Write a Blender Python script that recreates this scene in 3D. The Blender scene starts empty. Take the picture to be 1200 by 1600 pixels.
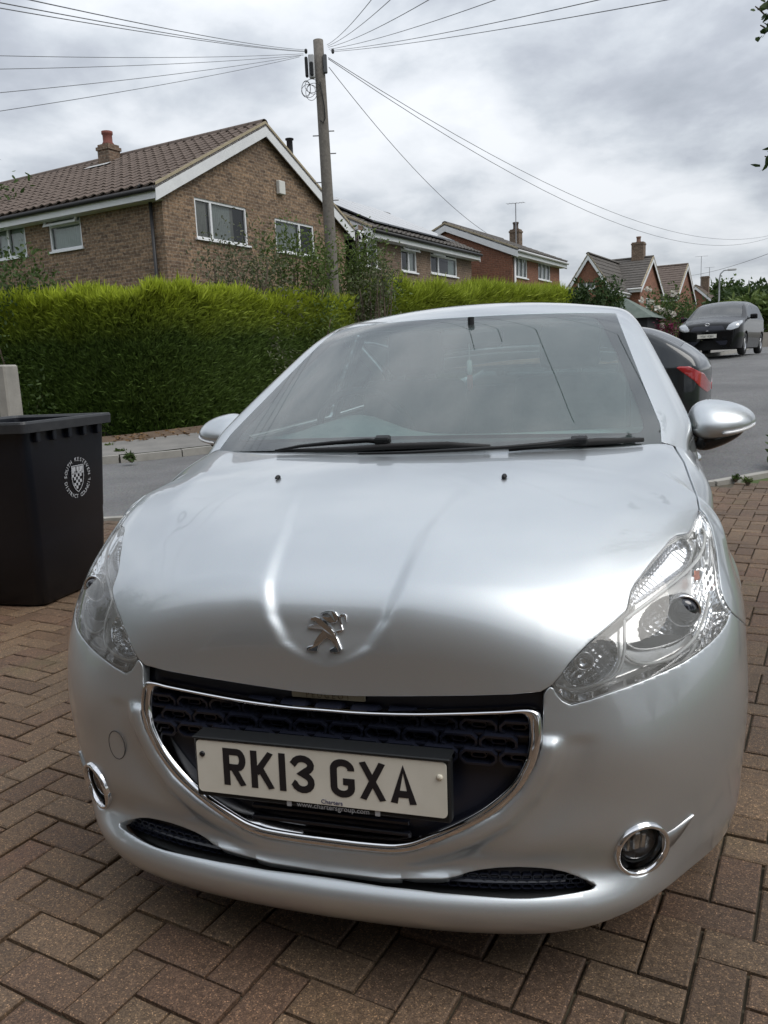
import bpy, bmesh, math, random
import numpy as np
from mathutils import Vector, Matrix
R_=math.radians
scene=bpy.context.scene
COL=scene.collection
# ------------------------------------------------------------------ camera
CAM=dict(f=1270.96,pos=np.array([.56728,-1.37738,1.25635]),yaw=R_(16.4338),pitch=R_(-10.1762),roll=R_(-2.5734))
def cam_axes():
    y,p,r=CAM['yaw'],CAM['pitch'],CAM['roll']
    right=np.array([math.cos(y),math.sin(y),0]); fw=np.array([-math.sin(y)*math.cos(p),math.cos(y)*math.cos(p),math.sin(p)])
    up=np.cross(right,fw); r2=right*math.cos(r)+up*math.sin(r); u2=-right*math.sin(r)+up*math.cos(r)
    return np.array([r2,u2,fw])
AX=cam_axes()
cd=bpy.data.cameras.new('camera'); cam=bpy.data.objects.new('camera',cd); COL.objects.link(cam)
cd.sensor_fit='VERTICAL'; cd.sensor_height=24.0; cd.lens=24.0*CAM['f']/1600.0
cd.clip_start=.05; cd.clip_end=3000
M=Matrix.Identity(4)
for i in range(3):
    M[i][0]=AX[0][i]; M[i][1]=AX[1][i]; M[i][2]=-AX[2][i]; M[i][3]=CAM['pos'][i]
cam.matrix_world=M
scene.camera=cam
# photograph pixels <-> rays: used only to take measurements off the photograph
def project(P):
    q=(np.asarray(P,float)-CAM['pos'])@AX.T
    return np.stack([600+CAM['f']*q[...,0]/q[...,2],800-CAM['f']*q[...,1]/q[...,2]],-1)
def ray(px,py):
    d=np.array([(px-600)/CAM['f'],-(py-800)/CAM['f'],1.])@AX
    return d
def at(px,py,axis,val):
    d=ray(px,py); t=(val-CAM['pos'][axis])/d[axis]; return CAM['pos']+t*d
def at_dist(px,py,dist):
    d=ray(px,py); d=d/np.linalg.norm(d[:2]); return CAM['pos']+d*dist
# ------------------------------------------------------------------ light
SUN_EL,SUN_AZ=R_(54),R_(104)      # azimuth from +y towards +x
w=bpy.data.worlds.new('World'); scene.world=w; w.use_nodes=True
nt=w.node_tree; nt.nodes.clear()
def N(nt,t,**k):
    n=nt.nodes.new(t)
    for a,b in k.items():
        if a=='inp':
            for i,v in b.items(): n.inputs[i].default_value=v
        else: setattr(n,a,b)
    return n
sky=N(nt,'ShaderNodeTexSky',sky_type='NISHITA',sun_disc=False,sun_elevation=SUN_EL,sun_rotation=SUN_AZ,air_density=1.2,dust_density=2.5,ozone_density=1.0)
tc=N(nt,'ShaderNodeTexCoord'); sep=N(nt,'ShaderNodeSeparateXYZ'); nt.links.new(tc.outputs['Generated'],sep.inputs[0])
def mth(op,a,b=None,c=None,clamp=False):
    n=N(nt,'ShaderNodeMath',operation=op); n.use_clamp=clamp
    for i,v in enumerate((a,b,c)):
        if v is None: continue
        if isinstance(v,(int,float)): n.inputs[i].default_value=v
        else: nt.links.new(v,n.inputs[i])
    return n.outputs[0]
zc=mth('MAXIMUM',sep.outputs[2],0.0)
den=mth('ADD',zc,.30)
cx=mth('DIVIDE',sep.outputs[0],den); cy=mth('DIVIDE',sep.outputs[1],den)
comb=N(nt,'ShaderNodeCombineXYZ'); nt.links.new(cx,comb.inputs[0]); nt.links.new(cy,comb.inputs[1]); comb.inputs[2].default_value=3.7
n1=N(nt,'ShaderNodeTexNoise',inp={'Scale':2.7,'Detail':8.0,'Roughness':.55,'Distortion':.12}); nt.links.new(comb.outputs[0],n1.inputs['Vector'])
n2=N(nt,'ShaderNodeTexNoise',inp={'Scale':.8,'Detail':3.0,'Roughness':.5}); nt.links.new(comb.outputs[0],n2.inputs['Vector'])
s=mth('MULTIPLY_ADD',n2.outputs[0],.55,mth('MULTIPLY',n1.outputs[0],.62))
cr=N(nt,'ShaderNodeValToRGB'); nt.links.new(s,cr.inputs[0])
els=cr.color_ramp.elements
els[0].position=.46; els[0].color=(3.0,3.25,3.65,1); els[1].position=.72; els[1].color=(6.7,6.9,7.2,1)
for p_,c_ in ((.53,(3.7,3.95,4.4)),(.585,(4.6,4.9,5.3)),(.64,(5.7,5.95,6.3))):
    e=els.new(p_); e.color=c_+(1,)
# an overcast dome is brighter overhead than near the horizon
grad=mth('MULTIPLY_ADD',zc,.85,.74)
vm=N(nt,'ShaderNodeVectorMath',operation='SCALE'); nt.links.new(cr.outputs[0],vm.inputs[0]); nt.links.new(grad,vm.inputs[3])
mx=N(nt,'ShaderNodeMix',data_type='RGBA',inp={0:.93}); nt.links.new(sky.outputs[0],mx.inputs[6]); nt.links.new(vm.outputs[0],mx.inputs[7])
bg=N(nt,'ShaderNodeBackground',inp={'Strength':.1}); nt.links.new(mx.outputs[2],bg.inputs[0])
out=N(nt,'ShaderNodeOutputWorld'); nt.links.new(bg.outputs[0],out.inputs[0])
sd=bpy.data.lights.new('sun','SUN'); sd.energy=1.1; sd.angle=R_(40); sd.color=(1.,.96,.9)
sun=bpy.data.objects.new('sun',sd); COL.objects.link(sun)
sdir=Vector((math.sin(SUN_AZ)*math.cos(SUN_EL),math.cos(SUN_AZ)*math.cos(SUN_EL),math.sin(SUN_EL)))
sun.rotation_euler=sdir.to_track_quat('Z','Y').to_euler(); sun.location=(0,0,30)
vs=scene.view_settings; vs.view_transform='Standard'; vs.look='None'; vs.exposure=0.63; vs.gamma=1; vs.use_curve_mapping=False
scene.render.engine='CYCLES'; scene.cycles.use_denoising=True
scene.cycles.max_bounces=8; scene.cycles.transparent_max_bounces=24; scene.cycles.caustics_reflective=False; scene.cycles.caustics_refractive=False
# ------------------------------------------------------------------ helpers
rnd=random.Random(5)
MATS={}
def mat(name,color=(.5,.5,.5),rough=.5,metal=0.,coat=0.,spec=.5,build=None,**kw):
    if name in MATS: return MATS[name]
    m=bpy.data.materials.new(name); m.use_nodes=True; t=m.node_tree; b=t.nodes['Principled BSDF']
    b.inputs['Base Color'].default_value=tuple(color)+(1,); b.inputs['Roughness'].default_value=rough; b.inputs['Metallic'].default_value=metal
    b.inputs['Coat Weight'].default_value=coat; b.inputs['Coat Roughness'].default_value=kw.get('coat_rough',.03); b.inputs['Specular IOR Level'].default_value=spec
    if 'emit' in kw: b.inputs['Emission Color'].default_value=tuple(kw['emit'])+(1,); b.inputs['Emission Strength'].default_value=kw.get('emit_s',1)
    if build: build(t,b)
    MATS[name]=m; return m
def L(t,a,b): t.links.new(a,b)
def noise(t,scale,detail=4,rough=.55,coord='Object',dist=0.,vec=None):
    n=N(t,'ShaderNodeTexNoise',inp={'Scale':scale,'Detail':detail,'Roughness':rough,'Distortion':dist})
    if vec is None:
        c=N(t,'ShaderNodeTexCoord'); L(t,c.outputs[coord],n.inputs['Vector'])
    else: L(t,vec,n.inputs['Vector'])
    return n.outputs[0]
def ramp(t,fac,stops):
    r=N(t,'ShaderNodeValToRGB'); L(t,fac,r.inputs[0]); e=r.color_ramp.elements
    e[0].position=stops[0][0]; e[0].color=tuple(stops[0][1])+(1,); e[1].position=stops[-1][0]; e[1].color=tuple(stops[-1][1])+(1,)
    for p,c in stops[1:-1]:
        k=e.new(p); k.color=tuple(c)+(1,)
    return r.outputs[0]
def bump(t,b,h,strength=.3,dist=.01):
    n=N(t,'ShaderNodeBump',inp={'Strength':strength,'Distance':dist}); L(t,h,n.inputs['Height']); L(t,n.outputs[0],b.inputs['Normal']); return n
def mixc(t,fac,a,b,mode='MIX'):
    m=N(t,'ShaderNodeMix',data_type='RGBA',blend_type=mode)
    for i,v in ((0,fac),(6,a),(7,b)):
        if isinstance(v,(int,float)): m.inputs[i].default_value=v
        elif isinstance(v,tuple): m.inputs[i].default_value=v+(1,) if len(v)==3 else v
        else: L(t,v,m.inputs[i])
    return m.outputs[2]
def varied(name,c1,c2,scale=6,rough=.8,bs=.2,bd=.01,fine=60,**kw):
    def bld(t,b):
        a=noise(t,scale,5); f=noise(t,fine,3)
        L(t,ramp(t,a,((.3,c1),(.7,c2))),b.inputs['Base Color'])
        if bs: bump(t,b,f,bs,bd)
    return mat(name,c1,rough,build=bld,**kw)
def glass_mat(name,tint=(.9,.95,.93),ior=1.5,haze=0.,rough=.0,hazecol=(.6,.63,.62)):  # can mix in a flat pale haze that lightens the glass
    m=bpy.data.materials.new(name); m.use_nodes=True; t=m.node_tree; t.nodes.clear()
    tr=N(t,'ShaderNodeBsdfTransparent'); tr.inputs[0].default_value=tint+(1,)
    gl=N(t,'ShaderNodeBsdfGlossy'); gl.inputs['Roughness'].default_value=rough; gl.inputs[0].default_value=(1,1,1,1)
    fr=N(t,'ShaderNodeFresnel',inp={'IOR':ior}); mx=N(t,'ShaderNodeMixShader'); L(t,fr.outputs[0],mx.inputs[0]); L(t,tr.outputs[0],mx.inputs[1]); L(t,gl.outputs[0],mx.inputs[2])
    o=N(t,'ShaderNodeOutputMaterial'); last=mx.outputs[0]
    if haze>0:
        df=N(t,'ShaderNodeBsdfDiffuse'); df.inputs[0].default_value=hazecol+(1,)
        m2=N(t,'ShaderNodeMixShader'); m2.inputs[0].default_value=haze; L(t,last,m2.inputs[1]); L(t,df.outputs[0],m2.inputs[2]); last=m2.outputs[0]
    L(t,last,o.inputs[0]); MATS[name]=m; return m
def mesh(name,verts,faces,smooth=False,mats=None,fm=None):
    me=bpy.data.meshes.new(name); me.from_pydata([tuple(map(float,v)) for v in verts],[],[tuple(map(int,f)) for f in faces])
    if smooth: me.polygons.foreach_set('use_smooth',[True]*len(me.polygons))
    for m in (mats or []): me.materials.append(m)
    if fm is not None: me.polygons.foreach_set('material_index',fm)
    me.update(); return me
def link(name,me,parent=None,loc=None,rot=None):
    o=bpy.data.objects.new(name,me); COL.objects.link(o)
    if parent is not None: o.parent=parent
    if loc is not None: o.location=loc
    if rot is not None: o.rotation_euler=rot
    return o
def obj(name,verts,faces,m=None,parent=None,smooth=False,loc=None,rot=None):
    return link(name,mesh(name,verts,faces,smooth,[m] if m else None),parent,loc,rot)
def thing(name,label,cat,loc=(0,0,0),rz=0,group=None):
    o=bpy.data.objects.new(name,None); COL.objects.link(o); o.location=loc; o.rotation_euler=(0,0,rz); o['label']=label; o['category']=cat
    if group: o['group']=group
    return o
def tag(o,label=None,cat=None,group=None,kind=None):
    for k,v in (('label',label),('category',cat),('group',group),('kind',kind)):
        if v: o[k]=v
    return o
class MB:
    """collects shapes into one mesh"""
    def __init__(s): s.v=[]; s.f=[]
    def add(s,v,f):
        o=len(s.v); s.v+= [tuple(p) for p in v]; s.f+=[tuple(i+o for i in q) for q in f]; return s
    def box(s,x0,x1,y0,y1,z0,z1,M=None):
        v=[(x,y,z) for z in (z0,z1) for y in (y0,y1) for x in (x0,x1)]
        if M is not None: v=[tuple(M@Vector(p)) for p in v]
        return s.add(v,[(0,2,3,1),(4,5,7,6),(0,1,5,4),(2,6,7,3),(0,4,6,2),(1,3,7,5)])
    def bbox(s,x0,x1,y0,y1,z0,z1,b=.004,M=None):
        """box with chamfered edges"""
        bm=bmesh.new(); bmesh.ops.create_cube(bm,size=1)
        for v in bm.verts: v.co=Vector(((x0+x1)/2+v.co.x*(x1-x0),(y0+y1)/2+v.co.y*(y1-y0),(z0+z1)/2+v.co.z*(z1-z0)))
        bmesh.ops.bevel(bm,geom=bm.edges[:],offset=b,segments=1,affect='EDGES')
        v=[(M@q.co if M is not None else q.co) for q in bm.verts]; bm.verts.index_update()
        s.add([tuple(p) for p in v],[[q.index for q in f.verts] for f in bm.faces]); bm.free(); return s
    def tube(s,pts,r,n=8,cap=True,closed=False):
        pts=[Vector(p) for p in pts]; m=len(pts); rr=r if hasattr(r,'__len__') else [r]*m
        up=None; rings=[]
        for i,p in enumerate(pts):
            if closed: t=(pts[(i+1)%m]-pts[i-1])
            else: t=(pts[min(i+1,m-1)]-pts[max(i-1,0)])
            t.normalize()
            if up is None:
                up=Vector((0,0,1)) if abs(t.z)<.9 else Vector((1,0,0))
            a=t.cross(up)
            if a.length<1e-6: a=t.orthogonal()
            a.normalize(); b=a.cross(t); up=b.copy()
            rings.append([p+a*(math.cos(2*math.pi*k/n)*rr[i])+b*(math.sin(2*math.pi*k/n)*rr[i]) for k in range(n)])
        v=[q for rg in rings for q in rg]; f=[]
        for i in range(m if closed else m-1):
            j=(i+1)%m
            for k in range(n): f.append((i*n+k,i*n+(k+1)%n,j*n+(k+1)%n,j*n+k))
        if cap and not closed: f.append(tuple(range(n))[::-1]); f.append(tuple((m-1)*n+k for k in range(n)))
        return s.add(v,f)
    def lathe(s,prof,n=24,M=None):
        """profile (r,z) about z"""
        v=[];f=[]; m=len(prof)
        for r,z in prof:
            for k in range(n):
                a=2*math.pi*k/n; p=Vector((r*math.cos(a),r*math.sin(a),z)); v.append(M@p if M is not None else p)
        for i in range(m-1):
            for k in range(n): f.append((i*n+k,i*n+(k+1)%n,(i+1)*n+(k+1)%n,(i+1)*n+k))
        return s.add(v,f)
    def prism(s,poly,z0,z1,M=None):
        n=len(poly); v=[Vector((p[0],p[1],z0)) for p in poly]+[Vector((p[0],p[1],z1)) for p in poly]
        if M is not None: v=[M@p for p in v]
        return s.add(v,[tuple(range(n))[::-1],tuple(range(n,2*n))]+[(i,(i+1)%n,n+(i+1)%n,n+i) for i in range(n)])
    def build(s,name,m=None,parent=None,smooth=False,loc=None,rot=None):
        return obj(name,s.v,s.f,m,parent,smooth,loc,rot)
def crv(pts,n=8,closed=False):
    """Catmull-Rom resample of a polyline"""
    P=[np.array(p,float) for p in pts]; m=len(P); o=[]
    for i in range(m if closed else m-1):
        p0=P[i-1] if (i>0 or closed) else 2*P[0]-P[1]; p1=P[i]; p2=P[(i+1)%m]; p3=P[(i+2)%m] if (i+2<m or closed) else 2*P[-1]-P[-2]
        for k in range(n):
            t=k/n; o.append(.5*((2*p1)+(p2-p0)*t+(2*p0-5*p1+4*p2-p3)*t*t+(3*p1-p0-3*p2+p3)*t**3))
    if not closed: o.append(P[-1])
    return o
def copy_tree(o,parent=None):
    c=o.copy(); COL.objects.link(c); c.parent=parent
    for ch in list(o.children): copy_tree(ch,c)
    return c
# ---- numpy hull of the silver car's front (car frame = world frame) ----
def nspline(xs, ys):
    """natural cubic spline through (xs, ys[...]) along axis 0 -> callable"""
    xs=np.asarray(xs,float); ys=np.asarray(ys,float); n=len(xs); h=np.diff(xs)
    A=np.zeros((n,n)); B=np.zeros_like(ys)
    A[0,0]=A[-1,-1]=1
    for i in range(1,n-1):
        A[i,i-1]=h[i-1]; A[i,i]=2*(h[i-1]+h[i]); A[i,i+1]=h[i]
        B[i]=6*((ys[i+1]-ys[i])/h[i]-(ys[i]-ys[i-1])/h[i-1])
    M=np.linalg.solve(A,B.reshape(n,-1)).reshape(ys.shape)
    def f(x):
        x=np.asarray(x,float); k=np.clip(np.searchsorted(xs,x)-1,0,n-2)
        xl=xs[k];xr=xs[k+1];hh=xr-xl; sh=(...,)+(None,)*(ys.ndim-1)
        xc=np.clip(x,xs[0]-.2,xs[-1]+.2)
        a=((xr-xc)/hh)[sh] if ys.ndim>1 else (xr-xc)/hh
        b=((xc-xl)/hh)[sh] if ys.ndim>1 else (xc-xl)/hh
        h2=(hh**2)[sh] if ys.ndim>1 else hh**2
        return a*ys[k]+b*ys[k+1]+((a**3-a)*M[k]+(b**3-b)*M[k+1])*h2/6
    return f
class Table2:
    """bicubic natural spline on a rectangular table"""
    def __init__(s,us,vs,T,nu=241,nv=241):
        s.u=np.linspace(us[0],us[-1],nu); s.v=np.linspace(vs[0],vs[-1],nv)
        D=nspline(us,np.asarray(T,float))(s.u)          # nu x len(vs)
        s.D=nspline(vs,D.T.copy())(s.v).T               # nu x nv
    def __call__(s,u,v):
        a=np.clip((u-s.u[0])/(s.u[-1]-s.u[0])*(len(s.u)-1),0,len(s.u)-1.001)
        b=np.clip((v-s.v[0])/(s.v[-1]-s.v[0])*(len(s.v)-1),0,len(s.v)-1.001)
        i=a.astype(int);j=b.astype(int);a=a-i;b=b-j;D=s.D
        return (D[i,j]*(1-a)+D[i+1,j]*a)*(1-b)+(D[i,j+1]*(1-a)+D[i+1,j+1]*a)*b
YC=1.30; ZC=.45
PX=[0,.15,.30,.43,.54,.62,.69,.75,.80]; PY=[.62,.78,.98,1.2]
ROWS={ # z : y at PX , x at PY
 .09:([.095,.100,.112,.135,.175,.235,.315,.405,.515],[.800,.815,.826,.826]),
 .12:([.055,.059,.070,.094,.135,.192,.272,.362,.468],[.812,.828,.834,.834]),
 .15:([.015,.019,.033,.060,.104,.163,.248,.335,.435],[.822,.836,.840,.840]),
 .18:([-.012,-.008,.006,.034,.080,.142,.228,.315,.414],[.832,.844,.846,.846]),
 .21:([-.022,-.018,-.004,.024,.068,.128,.211,.296,.395],[.838,.850,.850,.848]),
 .24:([-.012,-.008,.006,.034,.077,.129,.202,.281,.376],[.843,.853,.852,.850]),
 .268:([.027,.030,.041,.065,.099,.137,.197,.268,.356],[.846,.856,.852,.850]),
 .32:([.034,.036,.045,.065,.097,.135,.192,.258,.342],[.850,.858,.852,.850]),
 .42:([.048,.049,.053,.068,.095,.129,.180,.243,.322],[.854,.862,.855,.852]),
 .53:([.066,.066,.067,.074,.098,.129,.178,.242,.318],[.855,.864,.857,.852]),
 .61:([.080,.080,.082,.090,.115,.149,.196,.260,.340],[.852,.863,.857,.852]),
 .70:([.086,.087,.093,.108,.138,.177,.228,.298,.386],[.844,.853,.842,.840]),
 .80:([.100,.103,.118,.145,.185,.232,.295,.375,.490],[.815,.808,.815,.826]),
 .90:([.125,.130,.155,.195,.245,.305,.380,.470,.620],[.786,.790,.804,.812]),
 1.05:([.17,.18,.21,.26,.32,.39,.47,.57,.74],[.752,.758,.768,.780]),
}
def mkR():
    zs=sorted(ROWS); th=np.linspace(0,np.radians(84),61); T=[]
    for z in zs:
        ys,xs=ROWS[z]; X=np.array(PX+xs); Y=np.array(ys+PY)
        t=np.concatenate([[0],np.cumsum(np.hypot(np.diff(X),np.diff(Y)))])
        tt=np.linspace(0,t[-1],800); fx=nspline(t,X)(tt); fy=nspline(t,Y)(tt)
        a=np.arctan2(fx,YC-fy); r=np.hypot(fx,YC-fy)
        T.append(np.interp(th,a,r))
    return Table2(zs,th,np.array(T))
BX=[0,.2,.35,.5,.6,.7,.8,.9]; BY=[-.05,.05,.10,.17,.25,.40,.60,.80,1.0,1.2]
BT=[[.56,.555,.54,.50,.47,.40,.32,.22],
    [.720,.715,.690,.645,.60,.53,.44,.33],
    [.785,.780,.754,.70,.65,.585,.50,.40],
    [.838,.833,.811,.765,.72,.66,.59,.49],
    [.880,.875,.857,.822,.784,.735,.67,.58],
    [.935,.931,.918,.895,.872,.842,.795,.72],
    [.987,.984,.976,.960,.944,.921,.885,.82],
    [1.021,1.018,1.012,.999,.986,.967,.937,.88],
    [1.043,1.041,1.036,1.027,1.019,1.006,.98,.93],
    [1.06,1.058,1.054,1.048,1.042,1.032,1.01,.97]]
Rf=mkR(); Bf=Table2(BY,BX,BT)
def smax(a,b,k):
    h=np.clip(.5+.5*(a-b)/k,0,1); return b+(a-b)*h+k*h*(1-h)
def F(P):
    x,y,z=np.abs(P[...,0]),P[...,1],P[...,2]
    th=np.arctan2(x,YC-y); rho=np.hypot(x,YC-y)
    g2=rho-Rf(z,th)
    b=Bf(y,x); e=.01
    sx=(Bf(y,x+e)-b)/e; sy=(Bf(y+e,x)-b)/e
    g1=(z-b)/np.sqrt(1+sx**2+sy**2)
    k=.05+.06*np.clip((th-.35)/.5,0,1)
    return smax(g1,g2,k)
# ------------------------------------------------------------------ panel cutting tools
def poly_sdf(P2,poly):
    """signed distance (pixels), positive inside the polygon"""
    poly=np.asarray(poly,float); n=len(poly); d=np.full(len(P2),1e9); ins=np.zeros(len(P2),bool)
    for i in range(n):
        a=poly[i]; b=poly[(i+1)%n]; ab=b-a; L2=ab@ab
        if L2<1e-12: continue
        t=np.clip(((P2-a)@ab)/L2,0,1); q=P2-a-t[:,None]*ab; d=np.minimum(d,(q**2).sum(1))
        c=((a[1]>P2[:,1])!=(b[1]>P2[:,1])); 
        with np.errstate(divide='ignore',invalid='ignore'): xx=(b[0]-a[0])*(P2[:,1]-a[1])/(b[1]-a[1])+a[0]
        ins^=c&(P2[:,0]<xx)
    return np.where(ins,1,-1)*np.sqrt(d)
def clip(V,Fs,fv):
    """keep the part of the mesh where fv>0; V (n,3), Fs list of index tuples"""
    V=list(map(tuple,V)); fv=list(fv); out=[]; cache={}
    pos=[q>0 for q in fv]
    def cut(a,b):
        k=(a,b) if a<b else (b,a)
        if k not in cache:
            t=fv[a]/(fv[a]-fv[b]); t=min(max(t,.02),.98); A,B=V[a],V[b]
            V.append(tuple(A[i]+(B[i]-A[i])*t for i in range(3))); cache[k]=len(V)-1
        return cache[k]
    for f in Fs:
        c=sum(pos[i] for i in f)
        if c==len(f): out.append(f)
        elif c>0:
            g=[]; m=len(f)
            for i in range(m):
                a,b=f[i],f[(i+1)%m]
                if pos[a]: g.append(a)
                if pos[a]!=pos[b]: g.append(cut(a,b))
            if len(g)>=3: out.append(tuple(g))
    return compact(V,out)
def compact(V,Fs):
    used=sorted({i for f in Fs for i in f}); mp={k:i for i,k in enumerate(used)}
    return np.array([V[k] for k in used]).reshape(-1,3),[tuple(mp[i] for i in f) for f in Fs]
def vnormals(V,Fs):
    n=np.zeros((len(V),3))
    for k in (3,4,5,6):
        A=np.array([f for f in Fs if len(f)==k])
        if not len(A): continue
        p=V[A[:,0]]; nn=np.zeros((len(A),3))
        for i in range(1,k-1): nn+=np.cross(V[A[:,i]]-p,V[A[:,i+1]]-p)
        for i in range(k): np.add.at(n,A[:,i],nn)
    l=np.linalg.norm(n,axis=1); l[l==0]=1; return n/l[:,None]
def hem(V,Fs,steps=((.0008,-.0003),(.0012,-.0010),(.0012,-.016)),skip=lambda p:abs(p[0])<1e-4):
    """turn the cut edges of a panel inwards, so that it has thickness"""
    cnt={}
    for f in Fs:
        m=len(f)
        for i in range(m):
            a,b=f[i],f[(i+1)%m]; cnt[(a,b)]=cnt.get((a,b),0)+1
    bd=[(a,b) for (a,b) in cnt if (b,a) not in cnt and not (skip(V[a]) and skip(V[b]))]
    if not bd: return V,Fs
    Nn=vnormals(V,Fs); o={}
    for a,b in bd:
        t=V[b]-V[a]; d=np.cross(t,Nn[a]+Nn[b]); l=np.linalg.norm(d)
        if l>0:
            d=d/l
            for i in (a,b): o[i]=o.get(i,0)+d
    nb={}
    for a,b in bd: nb.setdefault(a,[]).append(b); nb.setdefault(b,[]).append(a)
    for _ in range(5): o={i:(o[i]/max(np.linalg.norm(o[i]),1e-9)+sum(o[j]/max(np.linalg.norm(o[j]),1e-9) for j in nb[i])) for i in o}
    ids=list(o); base=len(V); V=list(V); Fs=list(Fs); prev={i:i for i in ids}
    for dt,dn in steps:
        cur={}
        for i in ids:
            d=o[i]/max(np.linalg.norm(o[i]),1e-9)
            if skip(V[i]): d=np.array([0,d[1],d[2]])
            V.append(V[i]+d*dt+Nn[i]*dn); cur[i]=len(V)-1
        for a,b in bd:
            if a in cur and b in cur: Fs.append((prev[b],prev[a],cur[a],cur[b]))
        prev=cur
    return np.array(V),Fs
def mirror(V,Fs): return V*np.array([-1,1,1]),[tuple(f[::-1]) for f in Fs]
def join_mirror(V,Fs):
    W,G=mirror(V,Fs); seam={i:i for i in range(len(V)) if abs(V[i][0])<1e-4}; n=len(V); mp=[seam.get(i,i+n) for i in range(n)]
    A=np.concatenate([V,W]); Gs=[tuple(mp[i] for i in f) for f in G]
    return compact(A,Fs+Gs)

def largest(V,Fs):
    par=list(range(len(V)))
    def fd(a):
        while par[a]!=a: par[a]=par[par[a]]; a=par[a]
        return a
    for f in Fs:
        r=fd(f[0])
        for i in f[1:]: par[fd(i)]=r
    cnt={}
    for f in Fs: r=fd(f[0]); cnt[r]=cnt.get(r,0)+1
    b=max(cnt,key=cnt.get); return compact(V,[f for f in Fs if fd(f[0])==b])
# ------------------------------------------------------------------ silver hatchback: front hull, sampled by rays about its inner axis
def sample_hull():
    NTH,NPH=300,330
    th=np.linspace(0,R_(83),NTH); ph=np.linspace(R_(-24),R_(63),NPH)
    TH,PH=np.meshgrid(th,ph,indexing='ij')
    lo=np.full(TH.shape,.05); hi=np.full(TH.shape,2.2)
    def pt(r):
        rho=r*np.cos(PH); z=ZC+r*np.sin(PH)
        return np.stack([rho*np.sin(TH),YC-rho*np.cos(TH),z],-1)
    for _ in range(24):
        mid=(lo+hi)/2; f=F(pt(mid)); ins=f<0; lo=np.where(ins,mid,lo); hi=np.where(ins,hi,mid)
    P=pt((lo+hi)/2); V=P.reshape(-1,3); V[:NPH,0]=0
    Fs=[]
    for i in range(NTH-1):
        for j in range(NPH-1):
            a=i*NPH+j; Fs.append((a,a+NPH,a+NPH+1,a+1))
    return V,Fs
HV,HF=sample_hull()
HN=vnormals(HV,HF)
if (HN[:,1]).mean()>0: HF=[f[::-1] for f in HF]; HN=-HN
def sstep(a,b,x): t=np.clip((x-a)/(b-a),0,1); return t*t*(3-2*t)
PXH=project(HV)
HL=[(1093,795.6),(1088,812),(1081,827),(1075,834),(1066,836),(1058,837),(1047,844),(1038,856),(1020,876),(1007,893),(993,911),(986,925),(983,940),(980,953),(962,970),(942,987),(922,1004),(902,1024),(889,1038),(877,1055),(864,1070),(868,1083),(878,1095),(892,1102),(922,1094),(953,1083),(982,1073),(1010,1062),(1040,1049),(1067,1036),(1090,1021),(1109,1006),(1125,990),(1135,975),(1142,956),(1133,942),(1126,921),(1122,890),(1119,860),(1112,826),(1103,806)]
CHo=[(237,1061),(300,1074),(360,1087),(420,1097),(480,1104),(570,1110),(660,1112),(780,1109),(828,1106),(840,1109),(846,1118),(847,1149),(845,1170),(837,1194),(816,1230),(780,1266),(732,1293),(690,1311),(648,1325),(625,1328),(600,1328),(510,1320),(390,1297),(354,1278),(300,1236),(246,1182),(219,1149),(216,1122),(225,1077)]
INT_=[(939,1387),(920,1375),(900,1367),(882,1361),(860,1357),(836,1355),(808,1354),(780,1355),(756,1357),(733,1361),(712,1368),(690,1372),(600,1371),(480,1356),(400,1342),(400,1360),(480,1367),(600,1386),(640,1390),(687,1396),(757,1402),(800,1405),(827,1405),(862,1402),(901,1396),(925,1391)]
FOG=None
# surface features: scallop round the badge, flange round the grille
def scallop(z): z=np.asarray(z,float); return .0125*sstep(.652,.745,z)*(1-sstep(.79,.995,z))
def features(V,Nn,PX):
    d=np.zeros(len(V)); x=np.abs(V[:,0]); y=V[:,1]; z=V[:,2]
    # scallop on the bonnet: a U open to the rear, fading out towards the screen
    wU=np.interp(z,[.664,.670,.680,.695,.710,.740,.761,.786,.816,.853,.897,.918,.945,1.0],[0,.030,.058,.086,.108,.124,.138,.146,.157,.166,.176,.190,.210,.25])
    d-=sstep(.0,.034,wU-x)*scallop(z)*(1-sstep(.55,.78,y))
    d+=.0008*np.exp(-((x-wU-.02)/.030)**2)*sstep(.74,.80,z)*(1-sstep(.25,.6,y))
    # side of bonnet: soft crease running to the A-pillar
    xr=.50+.16*np.clip((y-.2)/.8,0,1); d+=.0025*np.exp(-((x-xr)/.05)**2)*sstep(.22,.34,y)*sstep(.8,.85,z)
    # flange round the grille
    m=(z<.60)&(y<.35)
    if m.any():
        s=-poly_sdf(PX[m],CHo)
        prof=(1-sstep(16,40,s))*sstep(-8,3,s)
        top=sstep(1146,1166,PX[m][:,1])
        d[m]+=.014*prof*top
        # plane between the flange and the headlight is hollowed a little
        d[m]-=.004*np.exp(-((s-62)/22)**2)*top*(1-sstep(1290,1360,PX[m][:,1]))
    return V+Nn*d[:,None]
HV=features(HV,HN,PXH); HV[:330,0]=0
PXH=project(HV); HN=vnormals(HV,HF)
def hit(px,py):
    """where the photograph's ray meets the hull"""
    d=ray(px,py); t=np.linspace(.9,3.2,460); P=CAM['pos']+t[:,None]*d; f=F(P); k=np.argmax(f<0)
    if f[k]>=0: k=np.argmin(f)
    lo,hi=t[max(k-1,0)],t[k]
    for _ in range(20):
        m=(lo+hi)/2
        if F(CAM['pos']+m*d)<0: hi=m
        else: lo=m
    return CAM['pos']+hi*d
def hullN(P):
    e=1e-3; g=np.array([F(P+np.eye(3)[i]*e)-F(P-np.eye(3)[i]*e) for i in range(3)]); return g/np.linalg.norm(g)
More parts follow.
